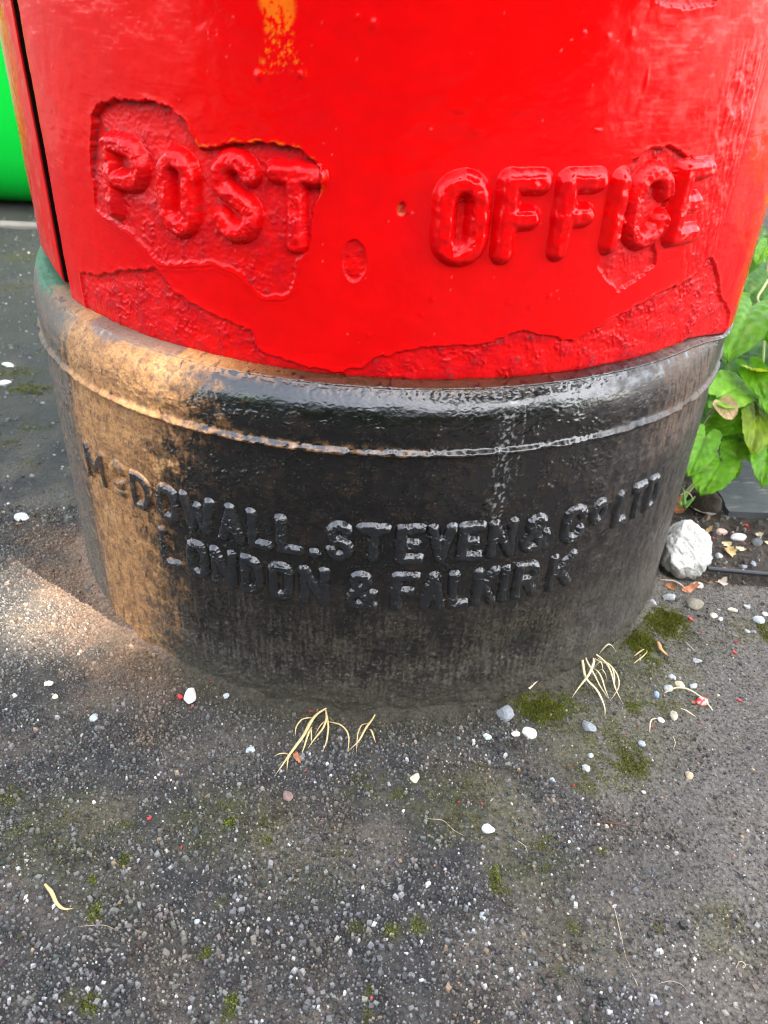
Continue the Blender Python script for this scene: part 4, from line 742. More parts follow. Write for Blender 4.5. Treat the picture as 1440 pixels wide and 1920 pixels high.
def build_chips():
    sp = .00175
    gx, gy = np.meshgrid(np.arange(-.345, .415, sp), np.arange(-.492, -.03, sp))
    x = (gx+rng.uniform(-.5, .5, gx.shape)*sp*1.1).ravel(); y = (gy+rng.uniform(-.5, .5, gx.shape)*sp*1.1).ravel()
    X = x*1000; Y = y*1000
    bury = ss(-.1, .55, fbm(X/45, Y/45, 350, 3)+.55*ss(.03, .22, x)-.15*ss(-.36, -.44, y))*.75
    mo = moss_field(x, y)
    keep = (foot_d(x, y) > .004+.012*rng.random(len(x))) & ~((x > .228) & (y > -.10)) & (rng.random(len(x)) > .08+.50*bury) & (rng.random(len(x)) > mo*.8)
    keep &= (np.abs(x) < .20+(y+.49)*.75+.05)
    x, y, bury = x[keep], y[keep], bury[keep]; n = len(x)
    r = np.clip(rng.lognormal(math.log(.00092), .36, n), .0005, .0024)*(1-.25*bury)
    r = np.where(rng.random(n) < .03+.05*ss(-.30, -.42, y), rng.uniform(.0013, .0027, n), r)
    light = np.clip(.014+.036*ss(-.27, -.44, y)+.015*ss(0, .2, x), 0, 1)*(.35+1.3*ss(-.3, .4, fbm(x*1000/40, y*1000/40, 351, 3)))
    c = palette(n, light)
    Xk, Yk = x*1000, y*1000
    br = ss(.0, .5, fbm(Xk/40, Yk/40, 324, 4)+.2*ss(0, .25, x)); c = lerp(c, c*np.array([1.05, .9, .72])+np.array([.01, .006, 0]), br[:, None]*.7)
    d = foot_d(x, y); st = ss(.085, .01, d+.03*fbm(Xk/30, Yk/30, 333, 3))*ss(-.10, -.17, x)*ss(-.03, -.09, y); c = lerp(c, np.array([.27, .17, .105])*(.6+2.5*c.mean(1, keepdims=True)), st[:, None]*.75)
    mm = moss_field(x, y)*ss(-.3, .3, fbm(Xk/9, Yk/9, 336, 4)+.2); c = lerp(c, c*np.array([.85, .82, .45])+np.array([.004, .005, 0]), mm[:, None]*.9)
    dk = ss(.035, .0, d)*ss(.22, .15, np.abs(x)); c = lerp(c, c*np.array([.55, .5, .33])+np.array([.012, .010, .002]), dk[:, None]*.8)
    hh = r*rng.uniform(.4, 1.25, n)*(1-.55*bury)
    V, F, cc = chip_mesh(x, y, r, c, hh, ground_h(x, y)-r*.1)
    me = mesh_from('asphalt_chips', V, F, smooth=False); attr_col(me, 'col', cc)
    tag(obj('asphalt_chips', me, M_CHIP), 'exposed stone chips of the asphalt surface', kind='stuff')
    # fine grit packed between the stones and up to the foot of the plinth
    n = 62000; x = rng.uniform(-.34, .41, n); y = rng.uniform(-.49, -.02, n)
    k = (foot_d(x, y) > .0015) & ~((x > .228) & (y > -.10)) & (np.abs(x) < .20+(y+.49)*.75+.05); x, y = x[k], y[k]; n = len(x)
    r = rng.lognormal(math.log(.00055), .35, n); cg = (.025+.17*rng.random(n)**2.2)[:, None]*np.array([1., .93, .82]); p_ = rng.random(n) < .02; cg[p_] = rng.uniform(.3, .5, p_.sum())[:, None]*np.array([1, .98, .92])
    mm = moss_field(x, y)*ss(-.3, .3, fbm(x*1000/9, y*1000/9, 336, 4)+.2); cg = lerp(cg, cg*np.array([.9, .85, .4])+np.array([.006, .008, 0]), mm[:, None]*.9)
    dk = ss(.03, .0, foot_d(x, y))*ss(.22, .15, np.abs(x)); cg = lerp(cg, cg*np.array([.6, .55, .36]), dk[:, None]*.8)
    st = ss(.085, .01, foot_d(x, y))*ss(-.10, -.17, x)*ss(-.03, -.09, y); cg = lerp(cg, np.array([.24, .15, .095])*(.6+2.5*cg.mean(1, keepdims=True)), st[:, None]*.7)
    a = rng.random(n)*6.283; z = ground_h(x, y); hh = r*rng.uniform(.4, 1.1, n)
    V = np.stack([np.stack([x+r*np.cos(a+q), y+r*np.sin(a+q)*.8, z-.0004], 1) for q in (0, 1.7, 3.1, 4.7)]+[np.stack([x+rng.normal(0, .25, n)*r, y+rng.normal(0, .25, n)*r, z+hh], 1)], 1)
    F = np.array([(0, 1, 4), (1, 2, 4), (2, 3, 4), (3, 0, 4)]); FF = (F[None]+np.arange(n)[:, None, None]*5).reshape(-1, 3)
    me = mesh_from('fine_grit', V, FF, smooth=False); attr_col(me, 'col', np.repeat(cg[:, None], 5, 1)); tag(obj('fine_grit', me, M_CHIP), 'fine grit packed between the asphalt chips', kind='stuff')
    # soil gravel on the bed at the right, and sparse chips behind at the left
    n = 1500; x = rng.uniform(.215, .46, n); y = rng.uniform(-.115, .20, n); k = foot_d(x, y) > .004; x, y = x[k], y[k]
    r = np.clip(rng.lognormal(math.log(.0013), .5, len(x)), .0006, .0045); c = palette(len(x), np.full(len(x), .10))*np.array([1, .92, .82])
    V, F, cc = chip_mesh(x, y, r, c, r*rng.uniform(.3, .9, len(x)), .0015+soil_h(x, y)-r*.15)
    me = mesh_from('soil_gravel', V, F, smooth=False); attr_col(me, 'col', cc); tag(obj('soil_gravel', me, M_CHIP), 'loose gravel and crumbs lying on the soil', kind='stuff')
    n = 5200; x = rng.uniform(-1.0, -.2, n); y = rng.uniform(-.08, 1.0, n); k = (foot_d(x, y) > .006) & (x < -.22-y*.2); x, y = x[k], y[k]
    r = np.clip(rng.lognormal(math.log(.0017), .45, len(x)), .0007, .005); c = palette(len(x), np.full(len(x), .06))
    V, F, cc = chip_mesh(x, y, r, c, r*rng.uniform(.3, .9, len(x)), ground_h(x, y)-r*.1, nseg=5)
    me = mesh_from('asphalt_chips', V, F, smooth=False); attr_col(me, 'col', cc); tag(obj('asphalt_chips', me, M_CHIP), 'sparse stone chips behind the plinth', kind='stuff')
def soil_h(x, y):
    e = np.minimum(np.minimum(x-.225, y+.104), .03)/.03
    X = x*1000; Y = y*1000
    return -.006+.0075*ss(-.05, .6, e)+ss(0, 1, e)*(fbm(X/40, Y/40, 360, 3)*.003+fbm(X/9, Y/9, 364, 3)*.0013+fbm(X/3, Y/3, 367, 2)*.0005)
def build_soil():
    xs = np.concatenate([np.arange(.215, .46, .0016), np.linspace(.462, 1.45, 70)]); ys = np.concatenate([np.arange(-.115, .14, .0016), np.linspace(.142, 1.85, 90)])
    X, Y = np.meshgrid(xs, ys); Z = soil_h(X, Y)
    c = np.empty(X.shape+(3,), np.float32); c[:] = (.030, .021, .014); c = mixc(c, (.060, .044, .030), ss(-.3, .5, fbm(X*120, Y*120, 370, 4)))
    c = mixc(c, (.10, .078, .055), ss(.35, .5, pn(X*800, Y*800, 372))*.7)
    me = mesh_from('soil', np.stack([X, Y, Z], -1), grid_faces(*X.shape)); attr_col(me, 'col', c)
    tag(obj('soil', me, M_SOIL), 'dark crumbly soil of the planting bed', kind='structure')
build_soil(); build_chips()
# flower bed kerb strip far behind on the left
def box(name, x0, x1, y0, y1, z0, z1, mat, parent=None, bev=.004):
    import bmesh
    bm = bmesh.new(); bmesh.ops.create_cube(bm, size=1)
    bmesh.ops.scale(bm, vec=(x1-x0, y1-y0, z1-z0), verts=bm.verts); bmesh.ops.translate(bm, vec=((x0+x1)/2, (y0+y1)/2, (z0+z1)/2), verts=bm.verts)
    if bev: bmesh.ops.bevel(bm, geom=bm.edges[:], offset=bev, segments=3, affect='EDGES', profile=.6)
    me = bpy.data.meshes.new(name); bm.to_mesh(me); bm.free(); return obj(name, me, mat, parent)
tag(box('kerb', -2.6, .2, .895, .925, -.02, .006, plain('pale concrete', (.20, .18, .155), .9, .2, .6, 200, .4, 30), bev=.003), 'pale concrete edging strip behind the pillar box', kind='structure')

# ---- moss
def build_moss():
    P = []; 
    for cx, cy, rx, ry, st in MOSS:
        n = int(min(2600, 900+0*st)*max(st, .2)*(rx*ry/(.010*.008))**.8*.55); n = min(n*2, 3200)
        if rx*ry < 1e-7: continue
        a = rng.random(n)*6.283; q = np.sqrt(rng.random(n))*1.35
        P.append(np.stack([cx+rx*q*np.cos(a), cy+ry*q*np.sin(a), np.full(n, st), q], 1))
    P = np.concatenate(P); x, y, st = P[:, 0], P[:, 1], P[:, 2]
    k = (fbm(x*110, y*110, 336, 4) > .30*P[:, 3]**2-.20-.45*(st-.5)) & (foot_d(x, y) > .003); x, y, st, q = x[k], y[k], st[k], P[k, 3]
    n = len(x); hgt = rng.uniform(.0003, .0010, n)*(.6+.7*st)*(1.15-.5*q)
    cush = .0016*np.maximum(0, st-.6)*2.5*np.maximum(0, 1-q*q)
    z = np.where((x > .228) & (y > -.10), soil_h(x, y), ground_h(x, y))+cush
    a = rng.random(n)*6.283; wd = rng.uniform(.00025, .0006, n); lx = rng.normal(0, .0007, n); ly = rng.normal(0, .0007, n)
    dx, dy = np.cos(a)*wd, np.sin(a)*wd
    V = np.stack([np.stack([x-dx, y-dy, z-.0015], 1), np.stack([x+dx, y+dy, z-.0015], 1), np.stack([x+dx*.7+lx*.6, y+dy*.7+ly*.6, z+hgt*.65], 1), np.stack([x+lx, y+ly, z+hgt], 1), np.stack([x-dx*.7+lx*.6, y-dy*.7+ly*.6, z+hgt*.65], 1)], 1)
    F = np.array([(0, 1, 2), (0, 2, 4), (4, 2, 3)]); FF = (F[None]+np.arange(n)[:, None, None]*5).reshape(-1, 3)
    t = rng.random(n)[:, None]; c = lerp(np.array([.060, .078, .008]), np.array([.15, .18, .018]), t)
    brn = (rng.random(n) < np.where(st < .45, .55, .15))[:, None]; c = np.where(brn, np.array([.11, .080, .026])*(.6+t), c)
    lim = (rng.random(n) < .5)[:, None] & ((st > .65) & (np.abs(x) < .22) & (y < -.30))[:, None]; c = np.where(lim, lerp(np.array([.09, .13, .018]), np.array([.24, .30, .05]), t), c)
    me = mesh_from('moss', V, FF, smooth=False); attr_col(me, 'col', np.repeat(c[:, None], 5, 1).reshape(-1, 3)); attr_f(me, 'vein', np.zeros(n*5))
    tag(obj('moss', me, leaf_mat('moss', .25, .9)), 'patches of green and brown moss on the asphalt', kind='stuff')
build_moss()

# ================================================================ STONES
def stone(name, w_, hw, colour, label, loc, mat, sub=3, angular=.5, seed=0, flat=.62, cat='pebble', group=None, lump=1.):
    import bmesh
    bm = bmesh.new(); bmesh.ops.create_icosphere(bm, subdivisions=sub, radius=1)
    g = np.random.default_rng(seed)
    V = np.array([v.co[:] for v in bm.verts]); nrm = g.normal(size=(9, 3)); nrm /= np.linalg.norm(nrm, axis=1)[:, None]
    dd = g.uniform(.50, .86, 9)
    for q, dist in zip(nrm, dd):                                  # plane cuts make facets
        e = V@q-dist; V = V-np.where(e > 0, e*angular, 0)[:, None]*q
    V = V*(1+.06*lump*fbm(V[:, 0]*2+seed, V[:, 1]*2+V[:, 2]*1.3, 400, 2))[:, None]
    V = V/np.abs(V).max(0)
    el = min(max(hw*1.25-.3*flat, .55), 1.9)
    dim = np.array([w_/2, w_/2*el, w_/2*flat*min(1.2, .5+.5*el)])
    V = V*dim
    for v, q in zip(bm.verts, V): v.co = q
    me = bpy.data.meshes.new(name); bm.to_mesh(me); bm.free()
    for p in me.polygons: p.use_smooth = angular < .7
    c = np.tile(np.array(colour, np.float32), (len(V), 1))
    c = c*(1+.25*fbm(V[:, 0]/w_*5+seed, V[:, 1]/w_*5+V[:, 2]/w_*4, 410, 3))[:, None]
    if 'red paint' in label and 'splashed' in label:
        c = mixc(c.astype(np.float32), (.55, .02, .04), ss(-.05, .1, fbm(V[:, 0]/w_*3+2, V[:, 1]/w_*3, 415, 2)))
    attr_col(me, 'col', np.clip(c, .01, .85))
    o = obj(name, me, mat); o.location = loc; o.rotation_euler = (g.normal(0, .12), g.normal(0, .12), g.normal(0, .35))
    return tag(o, label, cat, group)
def floor_z(x, y):
    x = np.array([x]); y = np.array([y]); return float(np.where((x > .228) & (y > -.10), soil_h(x, y), ground_h(x, y))[0])
for i, (x, y, w_, hw, c, lab) in enumerate(PEBBLES):
    ang = .92 if any(k in lab for k in ('angular', 'chip', 'facet', 'wedge', 'triang', 'stone', 'grey')) else .62
    stone('pebble', w_*1.04, hw, c, lab, (x, y, floor_z(x, y)+w_*.10), M_STONE, 2 if w_ < .006 else 3, ang, 40+i)

# the white rock leaning on the plinth: plan outline seen from above, thick, facetted
def white_rock():
    import bmesh
    bm = bmesh.new(); bmesh.ops.create_icosphere(bm, subdivisions=6, radius=1)
    D = np.array([v.co[:] for v in bm.verts])
    # faces of the stone: normal and distance (m); local x right, y up the picture, z towards the viewer
    PL = [((-1, -.05, .15), .0190), ((-.80, .60, .1), .0190), ((-.25, 1, .05), .0250), ((.75, .66, .1), .0205), ((1, .10, .15), .0180), ((.93, -.35, 0), .0185), ((.12, -1, .12), .0215), ((-.60, -.80, .05), .0215),
          ((.05, .04, 1), .0125), ((-.75, .25, .6), .0182), ((.30, .80, .55), .0215), ((.25, -.8, .6), .0195), ((0, 0, -1), .014), ((.5, .2, -.85), .016), ((-.5, -.3, -.8), .016)]
    acc = np.zeros(len(D))
    for n_, d_ in PL:
        n_ = np.array(n_, float); n_ /= np.linalg.norm(n_); acc += np.maximum(D@n_/d_, 0)**60
    V = D*(acc**(-1/60))[:, None]
    q = V*1000
    nz = (fbm(q[:, 0]/7+q[:, 2]/9, q[:, 1]/7-q[:, 2]/8, 420, 4)*.0022+fbm(q[:, 0]/2.4, q[:, 1]/2.4+q[:, 2]/2, 424, 3, .6)*.0010)
    V = V+D*nz[:, None]
    for v, p_ in zip(bm.verts, V): v.co = p_
    me = bpy.data.meshes.new('white_rock'); bm.to_mesh(me); bm.free()
    for p_ in me.polygons: p_.use_smooth = True
    c = np.empty((len(V), 3), np.float32); c[:] = (.52, .515, .47); c = mixc(c, (.44, .41, .31), ss(.0, .5, fbm(q[:, 0]/5, q[:, 1]/5+q[:, 2]/6, 428, 4))*.8)
    c = mixc(c, (.36, .36, .35), ss(.1, .5, fbm(q[:, 0]/2, q[:, 1]/2.5+q[:, 2]/3, 432, 3))*.7)
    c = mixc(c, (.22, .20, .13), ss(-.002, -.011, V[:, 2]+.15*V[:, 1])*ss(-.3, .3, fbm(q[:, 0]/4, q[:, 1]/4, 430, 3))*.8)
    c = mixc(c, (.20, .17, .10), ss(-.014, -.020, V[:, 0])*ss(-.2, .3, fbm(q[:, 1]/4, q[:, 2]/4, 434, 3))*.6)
    attr_col(me, 'col', c); o = obj('white_rock', me, M_ROCK)
    return tag(o, 'large white limestone rock leaning against the right foot of the plinth', 'rock')
ROCK = white_rock()
ROCK.location = (.2548, -.0850, .0215); ROCK.rotation_euler = (math.radians(46), math.radians(3), math.radians(-3))

# red paint flakes
flake_me = []
for k in range(4):
    g = np.random.default_rng(900+k); a = np.sort(g.random(7)*6.283); rr = g.uniform(.6, 1., 7)
    top = np.stack([rr*np.cos(a)*.5, rr*np.sin(a)*.4, .10+g.normal(0, .05, 7)], 1); bot = top-np.array([0, 0, .12])
    V = np.concatenate([top, bot]); F = [(0, i, i+1) for i in range(1, 6)]+[(7, 7+i+1, 7+i) for i in range(1, 6)]
    for i in range(7): j = (i+1) % 7; F += [(i, 7+i, 7+j), (i, 7+j, j)]
    me = mesh_from('paint_flake', V, np.array(F), smooth=False); me.materials.append(M_FLAKE); flake_me.append(me)
for i, (x, y, w_) in enumerate(FLAKES):
    o = obj('paint_flake', flake_me[i % 4], None); o.scale = (w_, w_*.8, w_); o.rotation_euler = (rng.normal(0, .25), rng.normal(0, .25), rng.random()*6)
    o.location = (x, y, floor_z(x, y)+.0008)
    own = {0: 'red paint flake touching the pointed white pebble left of the plinth front', 3: 'red paint flake on soil between the brown translucent pebble and the moss', 4: 'bright red paint flake alone on the asphalt near the right edge', 10: 'salmon red paint flake on the soil below the slate slab'}.get(i)
    tag(o, own or 'tiny crumb of red paint fallen on the ground', 'paint flake', 'larger red paint flakes' if own else 'red paint crumbs on the ground')
bpy.context.view_layer.update()

# ================================================================ GRASS, STRAWS, SCRAPS
def smooth_line(p, n):
    p = np.asarray(p, float); t = np.r_[0, np.cumsum(np.linalg.norm(np.diff(p, axis=0), axis=1))]; t /= t[-1]
    # Catmull-like: interpolate, then soften
    q = np.stack([np.interp(np.linspace(0, 1, n), t, p[:, k]) for k in range(p.shape[1])], 1)
    for _ in range(3): q[1:-1] = q[1:-1]*.5+(q[:-2]+q[2:])*.25
    return q
def blade_mesh(name, p, w_, taper0=.6, sides=5, flatten=.30, tip=.08):
    n = len(p); t = np.gradient(p, axis=0); t /= np.maximum(np.linalg.norm(t, axis=1), 1e-9)[:, None]
    upv = np.array([0, 0, 1.]); s_ = np.cross(t, upv); s_ /= np.maximum(np.linalg.norm(s_, axis=1), 1e-6)[:, None]; nn = np.cross(s_, t)
    k = np.linspace(0, 1, n); prof = np.interp(k, [0, .3, .75, 1], [taper0, 1, .75, tip])*w_/2
    a = np.linspace(0, 2*np.pi, sides, endpoint=False)
    V = p[:, None]+prof[:, None, None]*(np.cos(a)[None, :, None]*s_[:, None]+flatten*np.sin(a)[None, :, None]*nn[:, None])
    i = np.arange(n*sides).reshape(n, sides); j = np.roll(i, -1, 1)
    return mesh_from(name, V, np.stack([i[:-1], j[:-1], j[1:], i[1:]], -1).reshape(-1, 4))
def flat_strand(pts2, w_, lift=.004, n=22):
    q = smooth_line([(a, b, 0) for a, b in pts2], n); z = np.array([floor_z(a, b) for a, b, _ in q])
    for _ in range(4): z[1:-1] = np.maximum(z[1:-1], (z[:-2]+z[2:])*.5)
    k = np.linspace(0, 1, n); q[:, 2] = z+w_*.3+lift*np.sin(np.pi*k)**1.0*rng.uniform(.4, 1.)
    return q
def tuft(name, groups, label, cat, lift=.006):
    x0, y0 = groups[0][0][0][0][0]; root = empty(name, (x0, y0, floor_z(x0, y0))); tag(root, label, cat)
    inv = Vector(root.location)
    for lines, mat in groups:
        for pts, w_ in lines:
            p = flat_strand(pts, w_, lift)-np.array(inv)[None]
            obj('blade', blade_mesh('blade', p, w_*rng.uniform(.55, .85), flatten=.2), mat, root)
    return root
tuft('dry_grass_tuft', [(TUFT_A, M_STRAW)], 'larger tuft of dry yellow grass lying in front of the plinth', 'grass')
tuft('dry_grass_tuft', [(TUFT_B, M_STRAW)], 'small forked scrap of dry grass right of the larger tuft', 'grass')
tuft('dry_root_tuft', [(TUFT_C, M_ROOT), (TUFT_C_GREEN, M_GRASS)], 'pale dry root tuft with two green shoots beside the plinth', 'grass', .010)
def strand(name, T, mat, label, cat, lift=.003, **kw):
    (pts, w_), = T[:1]; x0, y0 = pts[0]; z0 = floor_z(x0, y0)
    p = flat_strand(pts, w_, lift)-np.array([x0, y0, z0]); o = obj(name, blade_mesh(name, p, w_, **kw), mat); o.location = (x0, y0, z0)
    return tag(o, label, cat)
strand('straw', STRAW, plain('split straw', (.62, .50, .34), .6, .3, .4, 700, .45, 220), 'flat split straw lying left of the root tuft', 'straw', .002, tip=.5)
strand('dry_stalk', CURL, M_ROOT, 'long curved dry stem lying over the red splashed pebble', 'stem', .006, tip=.6)
strand('root_strand', HOOK, M_ROOT, 'hooked thin root beside the white oval pebble', 'root')
strand('root_strand', ZIG, M_ROOT, 'short kinked root right of the mossy elongated stone', 'root')
strand('bent_straw', BLADE_L, M_STRAW, 'single bent straw coloured grass leaf at the lower left', 'straw', .004)
strand('bark_splinter', SPLINT, plain('splinter', (.45, .24, .10), .7, .3, .4, 500, .4, 120), 'brown bark splinter behind the bright green moss', 'splinter')
tuft('chaff', [(LIGHTN, M_STRAW)], 'bent scrap of pale chaff on moss right of the root tuft', 'chaff', .002)
for T, l in ((STRAND_A, 'long thin pale fibre low on the right side'), (STRAND_B, 'short thin fibre below the long pale fibre'), (STRAND_C, 'thin arched fibre at the bottom right'), (STRAND_D, 'curly tangled white fibre near the lower right edge'), (STRAND_E, 'thin fibre across the lower left asphalt'), (STRAND_F, 'thin curved fibre over brown moss in the middle'), (STRAND_G, 'fine stalk touching the grey triangular pebble'), (STRAND_H, 'thin straw touching the grey pebble on brown moss'), (STRAND_I, 'small bent fibre right of the grey egg-shaped pebble')):
    strand('fibre', [(T[0][0], T[0][1]*.75)], M_FIBRE, l, 'fibre', .0008)
strand('twig', STICK_J, M_WOOD, 'thin dark twig on the asphalt in the right middle', 'twig', .001)
strand('twig', STICK_K, plain('pale twig', (.5, .36, .26), .7), 'pale curved twig above the smooth grey oval pebble', 'twig', .004)
strand('twig', STICK_L, M_STRAW, 'short straw piece above the black cable end', 'straw', .002)
def scrap(x, y, w_, hw, c, label, seed):
    g = np.random.default_rng(seed); n = 22
    a = np.linspace(0, 2*np.pi, n, endpoint=False); jag = 1+g.normal(0, .14, n)
    hw = min(max(hw*1.2, .35), 2.2)
    rings = [np.zeros((1, 3))]; col = []
    curl = g.uniform(.15, .45); tl = g.normal(0, .25)
    V = []
    for k in (.02, .35, .7, 1.):
        xx = np.cos(a)*k*(jag if k > .6 else 1)*w_/2; yy = np.sin(a)*k*(jag if k > .6 else 1)*w_/2*hw
        zz = curl*(np.abs(xx)**2)/(w_/2)*1.2+.10*w_*fbm(xx/w_*4+seed, yy/w_*4, 440, 2)+np.abs(yy)*.18*np.sin(a*2)
        V.append(np.stack([xx, yy, zz+w_*.10], 1))
    V = np.concatenate(V); i = np.arange(4*n).reshape(4, n); j = np.roll(i, -1, 1)
    F = np.stack([i[:-1], i[1:], j[1:], j[:-1]], -1).reshape(-1, 4)
    me = mesh_from('leaf_scrap', V, F); cc = np.tile(np.array(c, np.float32), (len(V), 1))*(1+.35*fbm(V[:, 0]/w_*5, V[:, 1]/w_*5+seed, 444, 3))[:, None]
    attr_col(me, 'col', np.clip(cc, .01, .85)); attr_f(me, 'vein', np.exp(-(V[:, 0]/(w_*.06))**2)*.5)
    o = obj('leaf_scrap', me, M_DRY); o.location = (x, y, floor_z(x, y)+.001); o.rotation_euler = (tl+.15, g.normal(0, .2), g.normal(0, .5))
    return tag(o, label, 'leaf scrap')
for i, s_ in enumerate(SCRAPS): scrap(*s_, 500+i)

# ================================================================ PLANT AT THE RIGHT
def leaf_obj(base, tip, width, colour, parent, label=None, seed=0, mat=None):
    g = np.random.default_rng(seed); mat = mat or M_LEAF
    B = np.array(base); T = np.array(tip); ax = T-B; L = np.linalg.norm(ax); ax /= L
    view = np.array([0, -CAM_D, CAM_H])-(B+T)/2; view /= np.linalg.norm(view)
    nrm = view*.55+np.array([0, 0, 1.])*.7+g.normal(0, .22, 3); nrm -= ax*(nrm@ax); nrm /= np.linalg.norm(nrm); sd = np.cross(ax, nrm)
    nu, nv = 30, 10; u_ = np.linspace(0, 1, nu); v_ = np.linspace(-1, 1, 2*nv+1)
    U, Vv = np.meshgrid(u_, v_, indexing='ij')
    wid = np.interp(u_, [0, .03, .10, .25, .42, .6, .78, .9, .97, 1], [.34, .74, .96, 1.06, 1.08, 1.0, .82, .56, .26, .0])
    ser = 1+.085*(1-np.abs(((u_*9.5+.3*g.random()) % 1)*2-1))*ss(.02, .15, u_)
    half = wid*ser*width/2
    lob = -.16*np.abs(Vv)**1.5*np.exp(-(U/.22)**2)                    # heart-shaped base
    along = (U+lob-.04*np.abs(Vv)*(1-U))*L
    across = Vv*half[:, None]
    fold = .22*np.abs(across)*g.uniform(.5, 1.2)-(.18+.15*g.random())*L*(U-.4)**2
    vein = np.maximum(np.exp(-(np.abs(Vv)*half[:, None]/(.022*width))**2), .75*np.exp(-((((U-.42*np.abs(Vv)+.02)*5.5) % 1-.5)/.07)**2)*ss(.97, .8, np.abs(Vv)))
    fold = fold-vein*.0008*L/.03+.05*width*fbm(U*3+seed, Vv*2, 460, 2)+.014*width*np.sin((U-.42*np.abs(Vv))*5.5*2*np.pi)
    P = B+along[..., None]*ax+across[..., None]*sd+fold[..., None]*nrm
    me = mesh_from('leaf', P-np.array(parent.location), grid_faces(nu, 2*nv+1))
    c = np.empty(U.shape+(3,), np.float32); c[:] = colour; c = c*(1+.22*fbm(U*2.5+seed*1.3, Vv*1.5, 464, 3))[..., None]
    c = mixc(c, (.25, .33, .05), ss(.15, .6, fbm(U*3+seed, Vv*2+3, 468, 3))*.45)
    attr_col(me, 'col', np.clip(c, .005, .8)); attr_f(me, 'vein', vein*.55)
    o = obj('leaf', me, mat, parent)
    if label: o['label'] = label
    return o
PLANT = empty('leafy_plant', (.42, .30, 0)); tag(PLANT, 'bright green leafy plant growing from the soil right of the pillar box', 'plant')
for i, (b, t_, w_, c, lab) in enumerate(LEAVES): leaf_obj(b, t_, w_, c, PLANT, lab, 600+i)
g = np.random.default_rng(77)
for i in range(50):                     # the rest of the plant, behind and to the right
    x = g.uniform(.40, .95); y = g.uniform(.20, .75); z = g.uniform(.02, .26)
    if x < .50+.45*(y-.2): x += .25
    a = g.normal(-1.6, 1.1); L = g.uniform(.03, .055)
    leaf_obj((x, y, z), (x+L*math.cos(a), y+L*math.sin(a), z-L*g.uniform(.1, .6)), L*g.uniform(.85, 1.1), [(.045, .17, .02), (.09, .28, .025), (.15, .38, .05), (.06, .2, .02)][i % 4], PLANT, None, 700+i)
off = np.array(PLANT.location)
for pts, r_ in STEMS:
    obj('stem', blade_mesh('stem', smooth_line(pts, 18)-off, r_*2, 1., 6, 1., .7), M_STEM, PLANT)
for i in range(9):
    x, y = g.uniform(.42, .75), g.uniform(.25, .6); p = smooth_line([(x, y, -.01), (x+g.normal(0, .02), y+g.normal(0, .02), .1), (x+g.normal(0, .05), y+g.normal(0, .05), .22)], 14)
    obj('stem', blade_mesh('stem', p-off, .003, 1., 6, 1., .6), M_STEM, PLANT)
o = obj('woody_stem', blade_mesh('woody_stem', smooth_line(WOODY+[(WOODY[-1][0]+.01, WOODY[-1][1], 0)], 20)-off, .0052, .9, 8, 1., 1.), M_WOOD, PLANT)
dl = leaf_obj(DEADLEAF[0], DEADLEAF[3], .018, (.40, .30, .15), PLANT, 'withered tan leaf curled among the green ones', 801, M_DRY)
SEED = empty('grass_seedling', tuple(SEEDLING[0][0][0])); tag(SEED, 'small green grass seedling sprouting between the plinth and the soil', 'grass')
for i, (pts, w_) in enumerate(SEEDLING):
    obj('blade', blade_mesh('blade', smooth_line(pts, 16)-np.array(SEED.location), w_, .8, 6, .4, .2), [M_STEM, M_GRASS, M_GRASS, M_ROOT, M_GRASS][i], SEED)

# ---- slate slab, soil clod, cable
def slab():
    nx, ny = 70, 40; X, Y = np.meshgrid(np.linspace(.324, .86, nx), np.linspace(.0, .108, ny))
    X = X+.002*fbm(Y*60, X*20, 470, 2)*(X < .33)
    Z = .0085+.0006*fbm(X*60, Y*60, 472, 4)
    V = np.stack([X, Y, Z], -1); low = V.copy(); 
    ring = np.concatenate([V[0], V[1:, -1], V[-1, ::-1][1:], V[::-1, 0][1:-1]]); rl = ring.copy(); rl[:, 2] = -.004
    n0 = nx*ny; i = np.arange(n0).reshape(ny, nx); top = grid_faces(ny, nx)
    idx = np.concatenate([i[0], i[1:, -1], i[-1, ::-1][1:], i[::-1, 0][1:-1]]); m_ = len(idx); k = np.arange(m_); j = np.roll(idx, -1)
    F = np.concatenate([top, np.stack([idx, n0+k, n0+np.roll(k, -1), j], -1)])
    VV = np.concatenate([V.reshape(-1, 3), rl]); me = mesh_from('slate_slab', VV, F, smooth=False)
    c = np.empty((len(VV), 3), np.float32); c[:] = (.070, .075, .078); c = mixc(c, (.045, .048, .05), ss(-.2, .5, fbm(VV[:, 0]*40, VV[:, 1]*90, 474, 4)))
    c = mixc(c, (.26, .24, .19), ss(.38, .5, fbm(VV[:, 0]*90, VV[:, 1]*300, 476, 3))*.6)
    attr_col(me, 'col', c); return tag(obj('slate_slab', me, M_STONE), 'flat grey slate slab lying on the soil at the right edge', 'slab')
slab()
stone('soil_clod', .030, 1.2, (.045, .032, .020), 'dark mossy clod of soil at the end of the slate slab', (.306, .018, .006), M_SOIL, 4, .3, 333, .75, 'soil', None, 2.5)
cab = [(.276, -.0880, .006), (.30, -.0895, .0055), (.33, -.0915, .005), (.40, -.095, .005), (.6, -.10, .006), (1.2, -.11, .006)]
tag(obj('cable', blade_mesh('cable', smooth_line(cab, 60), .0042, 1, 10, 1, 1), plain('black cable sheath', (.02, .024, .026), .3, .5)), 'thin black cable running along the soil edge at the right', 'cable')

